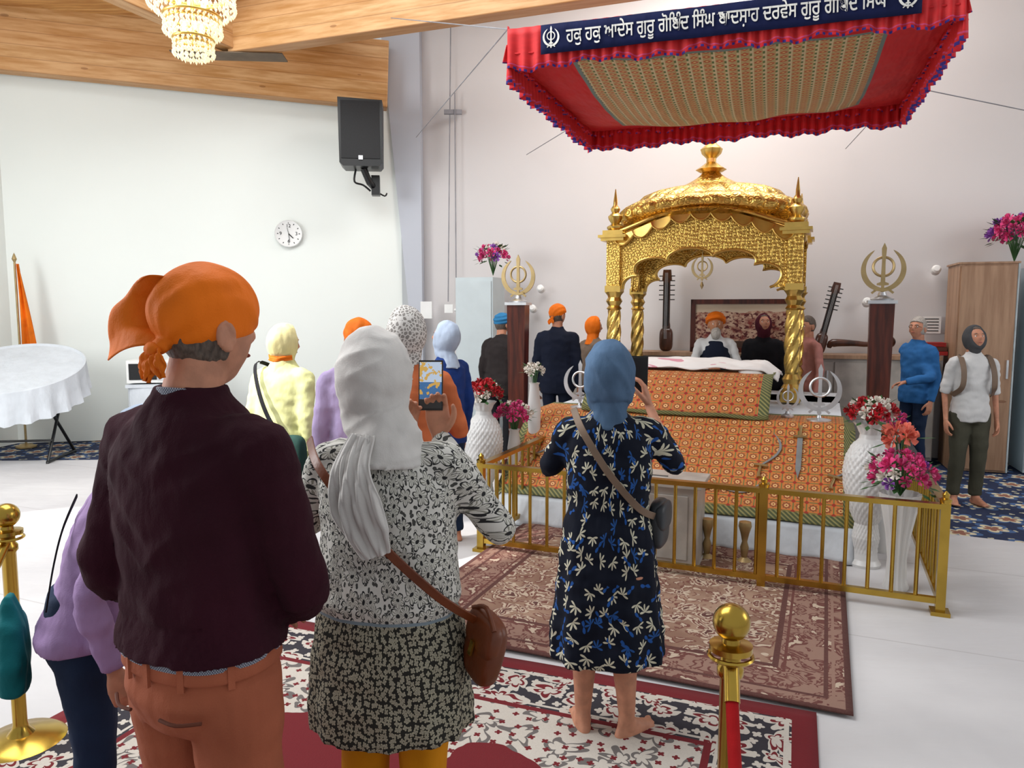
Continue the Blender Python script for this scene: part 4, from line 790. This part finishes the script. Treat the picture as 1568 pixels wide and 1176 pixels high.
    if collar:
        b=MB(); q=bend((0,-.004*H,.845*H)); R_=[]
        for zz,rr_ in((-.02,.070),(.008,.068),(.030,.064),(.032,.060),(.0,.058)):
            R_.append([q+V(rr_*math.cos(t*pi/16),rr_*1.05*math.sin(t*pi/16),zz-.010*math.sin(t*pi/16)) for t in range(32)])
        b.rings(R_,0,False); b.make('collar',collar,root)
    return root,HM,bend,wl
def phone(root,wl,c,nrm_rot,scr=None,name='phone'):
    b=MB(); b.box((0,0,0),(.078,.009,.162),0); b.box((0,-.0052,0),(.071,.0012,.150),1); b.box((-.02,.006,.055),(.03,.004,.035),0)
    o=b.make(name,[M['black'],scr or M['black']],root,loc=wl(c),smooth=False); o.rotation_euler=nrm_rot; bv=o.modifiers.new('b','BEVEL'); bv.width=.004; bv.segments=3; return o
def ck(name,lo,hi,k):
    g=G(name,.85); o=g.tc(); x,y,z=g.xyz(o); s=g.f('MULTIPLY',g.f('SINE',g.f('MULTIPLY',g.f('ADD',x,y),k)),g.f('SINE',g.f('MULTIPLY',z,k))); g.col(g.mix(g.gt(s,.1),C(lo),C(hi))); return g.m
M['check']=ck('checked_shirt','#4f5566','#a9adb8',900)
# 1 man in maroon
def swf(p):
    f=.005*(1-2*abs(noise.noise(V(p.x*5+p.z*7,p.y*4,p.z*15-abs(p.x)*14))))
    if p.z<1.10: f=.0015*math.sin(math.atan2(p.x,p.y)*90)-.002
    return f
m1,H1,bd1,wl1=person('man_in_maroon_sweater',(-.705,1.62,0),-27,1.835,1.03,top=M['maroon'],hem=.552,hemk=1.0,bot=M['terra'],aL=((-.92,1.64,1.16),(-.70,1.88,1.0)),aR=((-.465,1.60,1.13),(-.585,1.86,.98)),hL=((.8,.3,-.3),(.2,-1,0),.5),hR=((-.6,.6,-.3),(-.2,-1,.2),.5),yaw=-9,pitch=-4,cover='kerchief',cm=M['orange'],hair='hair',vox=.009,foldamp=.003,hd=.004,thick=1.06,collar=M['check'],headoff=(.015,.02),kpl=(-.022,.14),hk=1.02,legr=1.12,hairs=1.045,dfn=swf)
LL=V(-.83,-.56,0); BB=V(.56,-.83,0)
def flap(u,v):
    base=cat([LL*.030+BB*.055+V(0,0,.105),LL*.078+BB*.03+V(0,0,.070),LL*.086+BB*.035+V(0,0,.02),LL*.05+BB*.095+V(0,0,-.015)],u)
    tip=cat([LL*.105+BB*.05+V(0,0,.098),LL*.165+BB*.03+V(0,0,.065),LL*.19+BB*.03+V(0,0,.0),LL*.185+BB*.05+V(0,0,-.045)],u)
    p=base*(1-v)+tip*v+(BB*.02+V(0,0,.012))*math.sin(pi*v)+BB*(.008*math.sin(u*11+v*2))*v+V(0,0,.004*math.sin(u*17))
    return H1@p
grid('kerchief_flap',flap,30,24,M['orange'],m1,th=.003)
ribbon('kerchief_knot_tail',[H1@V(0,-.115,-.02),H1@V(-.015,-.130,-.05),H1@V(-.035,-.126,-.085)],[.025,.035,.04,.012],(0,-1,.2),M['orange'],m1,1.5,.003)
b=MB(); b.M=H1; b.blob((-.005,-.118,-.026),(.022,.015,.015)); b.fuse('kerchief_knot',M['orange'],.006,m1,1)
b=MB(); b.loftz([(.975,.184,.139),(.98,.187,.142),(1.02,.184,.139),(1.025,.18,.135)],56); b.make('waistband',M['terra'],m1)
for i,aa in enumerate((-1.95,-1.57,-1.1,-.5)):
    b=MB(); b.box((.189*math.cos(aa),.144*math.sin(aa),.99),(.014,.008,.055),0,aa+pi/2); b.make('belt_loop_%d'%i,M['terra'],m1)
seam=mat('seam_dark','#5e2c18',.8)
b=MB(); b.tube([(.045,-.152,.905),(.09,-.148,.902),(.135,-.122,.905)],.004,6,sub=4); b.tube([(-.135,-.122,.905),(-.09,-.148,.902),(-.045,-.152,.905)],.004,6,sub=4); b.make('pocket_seams',seam,m1)
b=MB(); b.loftz([(1.003,.186,.142,0,0,.012,7),(1.04,.186,.142)],56); b.make('shirt_tail',M['check'],m1)
# 2 woman in white scarf
rings=[(.60,.235,.19,0,0,.03,13),(.68,.232,.185,0,0,.02,13),(.80,.222,.175,0,0,.012,13),(.90,.205,.155,0,0,.01,13),(.935,.192,.145),(.955,.205,.155),(1.05,.195,.142),(1.18,.192,.135),(1.28,.190,.125),(1.34,.155,.105),(1.38,.10,.08),(1.42,.065,.065),(1.44,.06,.06)]
m2,H2,bd2,wl2=person('woman_in_floral_tunic',(-.345,2.02,0),-10,1.68,.98,top=M['floral'],rings=rings,bot=M['must'],aL=((-.62,2.14,1.12),(-.36,2.36,1.33)),aR=((-.03,2.12,1.11),(-.235,2.37,1.345)),hR=((-.08,.05,1),(0,-1,0),.55),hL=((.25,.1,1),(.3,-1,0),.6),yaw=-6,pitch=-6,cover='hood',cm=M['whitesc'],vox=.010,foldamp=.004,hd=.004,thick=1.0,headoff=(-.035,0),legr=1.15,nr=(.092,.088,.090,.13),fdir=1,hk=1.04)
ribbon('scarf_tail',[wl2(p) for p in ((-.385,1.91,1.43),(-.40,1.855,1.36),(-.385,1.83,1.27),(-.365,1.83,1.19),(-.345,1.83,1.13))],[.06,.075,.11,.115,.075],(0,-1,.1),M['whitesc'],m2,2.5,.006,.004,30,60,1)
ribbon('scarf_tail_under',[wl2(p) for p in ((-.395,1.90,1.43),(-.425,1.865,1.34),(-.42,1.85,1.25),(-.39,1.845,1.17))],[.05,.08,.09,.05],(0,-1,.1),M['whitesc'],m2,2,.006,.004,24,50,3)
ribbon('bag_strap',[wl2(p) for p in ((-.56,2.02,1.40),(-.50,1.90,1.34),(-.36,1.85,1.18),(-.20,1.86,1.02),(-.10,1.93,.92),(-.06,2.0,.86))],[.024]*4,(-.2,-1,.2),M['leather'],m2,0,0,.005)
b=MB(); q=wl2((-.075,1.93,.845)); b.M=Matrix.Translation(q)@Matrix.Rotation(.25,4,'Y')@Matrix.Rotation(-.9,4,'Z')@Matrix.Scale(.82,4); b.blob((0,0,0),(.095,.040,.115),0,28,18,.6); b.blob((0,-.016,.05),(.098,.030,.065),0,28,14,.6); b.box((0,-.05,.0),(.02,.008,.05),1); b.tube([(-.08,-.03,.1),(0,-.03,.14),(.08,-.03,.1)],.008,8,0,sub=4); b.make('shoulder_bag',[M['leather'],M['brass']],m2)
sg_=G('phone_screen',.3); u=sg_.tc(); x,y,z=sg_.xyz(u); c=sg_.mix(sg_.gt(z,.01),C('#3d6a9a'),C('#b4c4d8')); c=sg_.mix(sg_.gt(sg_.noise(u,60,3),.55),c,C('#c8a050')); c=sg_.mix(sg_.lt(z,-.045),c,C('#202020')); sg_.col(c); sg_.put(sg_.b.inputs['Emission Color'],c); sg_.b.inputs['Emission Strength'].default_value=.5
phone(m2,wl2,(-.262,2.375,1.515),(-.15,0,math.radians(10)),sg_.m)
# 3 woman in navy dress
rings=[(.33,.235,.185,0,0,.07,9),(.44,.228,.175,0,0,.06,9),(.60,.212,.162,0,0,.04,9),(.75,.20,.15,0,0,.025,9),(.88,.182,.135,0,0,.012,9),(.95,.165,.122),(1.05,.172,.122),(1.15,.178,.122),(1.24,.170,.112),(1.30,.135,.09),(1.335,.085,.07),(1.365,.056,.056),(1.38,.05,.05)]
m3,H3,bd3,wl3=person('woman_in_navy_leaf_dress',(.395,2.98,0),-4,1.60,.98,top=M['leaf'],rings=rings,bot=None,barelegs=True,sleeve=.80,aL=((.155,3.05,1.10),(.42,3.27,1.34)),aR=((.675,3.03,1.12),(.605,3.24,1.335)),hR=((-.25,.1,1),(-.8,.25,.1),.55),hL=((.5,.1,.9),(.4,-.6,0),.5),yaw=-8,pitch=0,cover='hood',cm=M['bluesc'],vox=.010,foldamp=.005,hd=.004,feet=[(-.095,-.02,10),(.085,-.06,-50)],nr=(.098,.084,.062,.075),fdir=2,hk=1.12)
phone(m3,wl3,(.565,3.28,1.475),(-.1,0,math.radians(-12)))
ribbon('bag_strap',[wl3(p) for p in ((.25,2.98,1.36),(.28,2.88,1.28),(.38,2.84,1.12),(.50,2.86,.98),(.59,2.94,.92))],[.028]*4,(-.2,-1,.2),M['tan'],m3,0,0,.005)
b=MB(); q=wl3((.61,3.0,.88)); b.M=Matrix.Translation(q)@Matrix.Rotation(1.2,4,'Z')@Matrix.Scale(.85,4); b.blob((0,0,0),(.10,.04,.12),0,28,18,.6); b.blob((0,-.02,.04),(.10,.03,.07),0,28,14,.6); b.make('shoulder_bag',[M['leatherb']],m3)
# 4 lilac woman, short and bending forward
m4=person('woman_in_lilac_sweater',(-1.335,2.22,0),-62,1.48,1.06,lean=.32,top=M['lilac'],hem=.50,bot=M['jeans'],cover='hood',cm=M['palesc'],vox=.012,foldamp=.006,thick=1.12,legr=1.1)
ribbon('bag_strap',[m4[2](p)+V(0,-.012,0) for p in ((-.02,-.118,1.17),(.05,-.128,1.08),(.10,-.122,.98),(.14,-.105,.86))],[.02]*4,(0,-1,.1),M['blk'],m4[0],0,0,.004)
b=MB(); b.M=Matrix.Translation((-.03,-.19,.73)); b.loftz([(-.14,.03,.03),(-.11,.10,.04),(-.02,.11,.045),(.08,.085,.04),(.13,.04,.025),(.17,.025,.012)],28,0,2.6); b.fuse('teal_bag',M['teal'],.009,m4[0],1,lambda p,n:.008*noise.noise(V(p.x*40,p.y*30,p.z*12)))
# 5 yellow jacket
m5=person('woman_in_yellow_jacket',(-1.52,4.8,0),-25,1.66,1.05,lean=.08,top=M['yellow'],hem=.46,hemk=1.08,bot=M['blk'],cover='hood',cm=cloth('cream_scarf','#e3d9a0',.12,.5),hair='hairy',vox=.013,thick=1.12,yaw=-20)
ribbon('bag_strap',[(-.12,.10,1.38),(-.14,-.05,1.42),(-.02,-.16,1.25),(.10,-.18,1.05),(.20,-.10,.92)],[.03]*4,(0,-1,.1),M['blk'],m5[0],0,0,.004)
b=MB(); b.M=Matrix.Translation((.22,-.12,.85)); b.blob((0,0,0),(.08,.05,.13),0,24,16,.6); b.make('bag',cloth('green_bag','#23423c',.1),m5[0])
ribbon('orange_scarf_band',[m5[1]@V(-.085,.0,-.09),m5[1]@V(-.05,-.095,-.09),m5[1]@V(.05,-.095,-.10),m5[1]@V(.09,0,-.09)],[.03,.04,.03],(0,-1,.0),M['orange'],m5[0],1,.003)
person('person_in_lilac_puffer',(-.90,4.35,0),10,1.70,1.0,top=cloth('lilac_puffer','#ab9ac0',.1,.5),hem=.46,bot=M['jeans'],cover='kerchief',cm=M['orange'],vox=.016,thick=1.12)
person('woman_in_salmon_kurta',(-.53,3.72,0),-8,1.76,.98,top=M['salmon'],hem=.34,hemk=1.2,bot=M['wtee'],cover='hood',cm=M['lace'],vox=.013,yaw=-5,aR=((-.27,3.74,1.15),(-.40,4.0,1.24)))
person('woman_in_cobalt_cardigan',(-.49,5.5,0),50,1.67,.95,top=M['cobalt'],hem=.46,hemk=1.05,bot=M['jeans'],cover='hood',cm=M['palesc'],vox=.015,yaw=15,aL=((-.80,5.60,1.1),(-.95,5.75,1.05)),pitch=-15)
person('person_in_dark_jacket',(-.14,8.85,0),-30,1.72,1.05,lean=.05,top=M['dkbrown'],hem=.44,bot=M['blk'],cover='patka',cm=M['bluecap'],vox=.018,thick=1.1,yaw=-10)
person('man_in_navy_suit',(.53,8.65,0),-15,1.83,1.0,top=M['navy'],hem=.44,hemk=1.02,bot=M['navy'],cover='kerchief',cm=M['orange'],vox=.016,thick=1.08,yaw=-25)
person('woman_in_taupe_jacket',(1.02,9.28,0),-50,1.68,.95,top=M['beige'],hem=.46,bot=M['blk'],cover='hood',cm=M['orange'],vox=.018,thick=1.08,yaw=-30)
gr_=person('seated_priest',V(2.29,8.35,.84-.42*1.5),170,1.50,1.1,top=M['wtee'],hem=.44,bot=M['wtee'],cover='turban',cm=M['orange'],vox=.014,seated=True,sk='skin2',hair='hairw',beard='hairw',yaw=0,pitch=-8,hk=1.13,aL=((2.56,8.25,1.12),(2.46,7.95,1.14)),aR=((2.00,8.20,1.12),(2.12,7.9,1.14)))
b=MB(); b.loftz([(.50*1.5,.178,.140),(.60*1.5,.166,.130),(.70*1.5,.172,.132),(.78*1.5,.145,.122),(.815*1.5,.105,.10)],40); b.fuse('navy_vest',M['navy'],.014,gr_[0],2)
person('woman_in_burgundy_scarf',(3.02,8.90,0),160,1.72,1.0,top=M['blk'],hem=.44,bot=M['blk'],cover='hood',cm=M['burg'],vox=.018,pitch=-25,yaw=15)
person('man_in_pink_shirt',(3.48,8.70,0),100,1.70,1.0,top=M['pink'],hem=.46,bot=M['navy'],vox=.018,hair='hair',yaw=10)
m15=person('woman_in_blue_jumper',(4.36,7.95,0),110,1.69,.98,top=M['skyb'],hem=.46,bot=M['jeans'],cover=None,hair='hairw',vox=.014,thick=1.06,yaw=15,pitch=-15,aR=((4.38,7.68,1.08),(4.13,7.72,1.02)),hairs=1.14)
b=MB(); b.M=m15[1]
for s in(-1,1): b.tube([V(s*.030+.021*math.cos(t*pi/8),.088,.001+.017*math.sin(t*pi/8)) for t in range(16)],.002,6,closed=True); b.tube([(s*.051,.086,.004),(s*.082,-.005,.002)],.002,6)
b.tube([(-.009,.092,.004),(.009,.092,.004)],.002,6); b.make('glasses',M['black'],m15[0])
m16=person('woman_in_white_tshirt',(4.17,6.68,0),172,1.62,.98,top=M['wtee'],hem=.47,bot=M['olive'],sleeve=.5,cover='hood',cm=M['greyhat'],vox=.012,pitch=-22,yaw=5,hair='hair',legr=1.15,feet=[(-.09,0,12),(.10,.0,-14)],nr=(.07,.05,.05,.05))
for s in(-1,1): ribbon('backpack_strap_%d'%s,[m16[2](p) for p in ((s*.11,-.06,1.33),(s*.12,.04,1.345),(s*.125,.13,1.22),(s*.135,.13,1.08),(s*.17,.02,1.0))],[.045]*4,(0,1,.2),M['tan'],m16[0],0,0,.008)
# ---------------------------------------------------------------- lights
def area(name,loc,tgt,sx,sy,pw,col=(1,1,1)):
    l=bpy.data.lights.new(name,'AREA'); l.shape='RECTANGLE'; l.size=sx; l.size_y=sy; l.energy=pw; l.color=col; o=link(name,l,None,loc); o.rotation_euler=(Vector(tgt)-Vector(loc)).to_track_quat('-Z','Y').to_euler(); return o
area('skylight_lamp',(-2.5,4.5,6.3),(-1.5,6.5,0),5,4,350,(.99,1,1))
area('window_light_left',(-7.4,4.5,3.2),(0,7,1.2),5,2.6,490,(.99,1,1))
area('altar_fill_light',(2.2,8.3,6.2),(2.2,7.8,0),3,1.2,170,(1,.99,.98))  # added overhead fill to brighten altar and canopy, no actual ceiling fixture
area('fill_light_right',(7.6,3.0,3.5),(1,6,1),4,2.5,130,(1,1,1))  # added fill from the right for the back area, not a real window
def spot(name,loc,tgt,pw,deg,col=(1,.97,.9),blend=.2):
    l=bpy.data.lights.new(name,'SPOT'); l.energy=pw; l.spot_size=math.radians(deg); l.spot_blend=blend; l.color=col; l.shadow_soft_size=.05; o=link(name,l,None,loc); o.rotation_euler=(Vector(tgt)-Vector(loc)).to_track_quat('-Z','Y').to_euler()
spot('sunbeam_spot',(-5.5,2.5,6.0),(-1.55,4.8,1.3),3600,8)
spot('sunbeam_floor_spot',(-6.5,3.0,6.0),(-3.95,5.9,0),3200,9)
w=bpy.data.worlds.new('World'); SC.world=w; w.use_nodes=True; w.node_tree.nodes['Background'].inputs[0].default_value=(.95,.98,1,1); w.node_tree.nodes['Background'].inputs[1].default_value=.50
SC.view_settings.view_transform='Standard'
cam=bpy.data.cameras.new('camera'); cam.lens=26; cam.sensor_width=36; co=link('camera',cam,None,(0,0,1.75),(math.radians(90-5.55),0,0)); SC.camera=co; cam.clip_start=.05
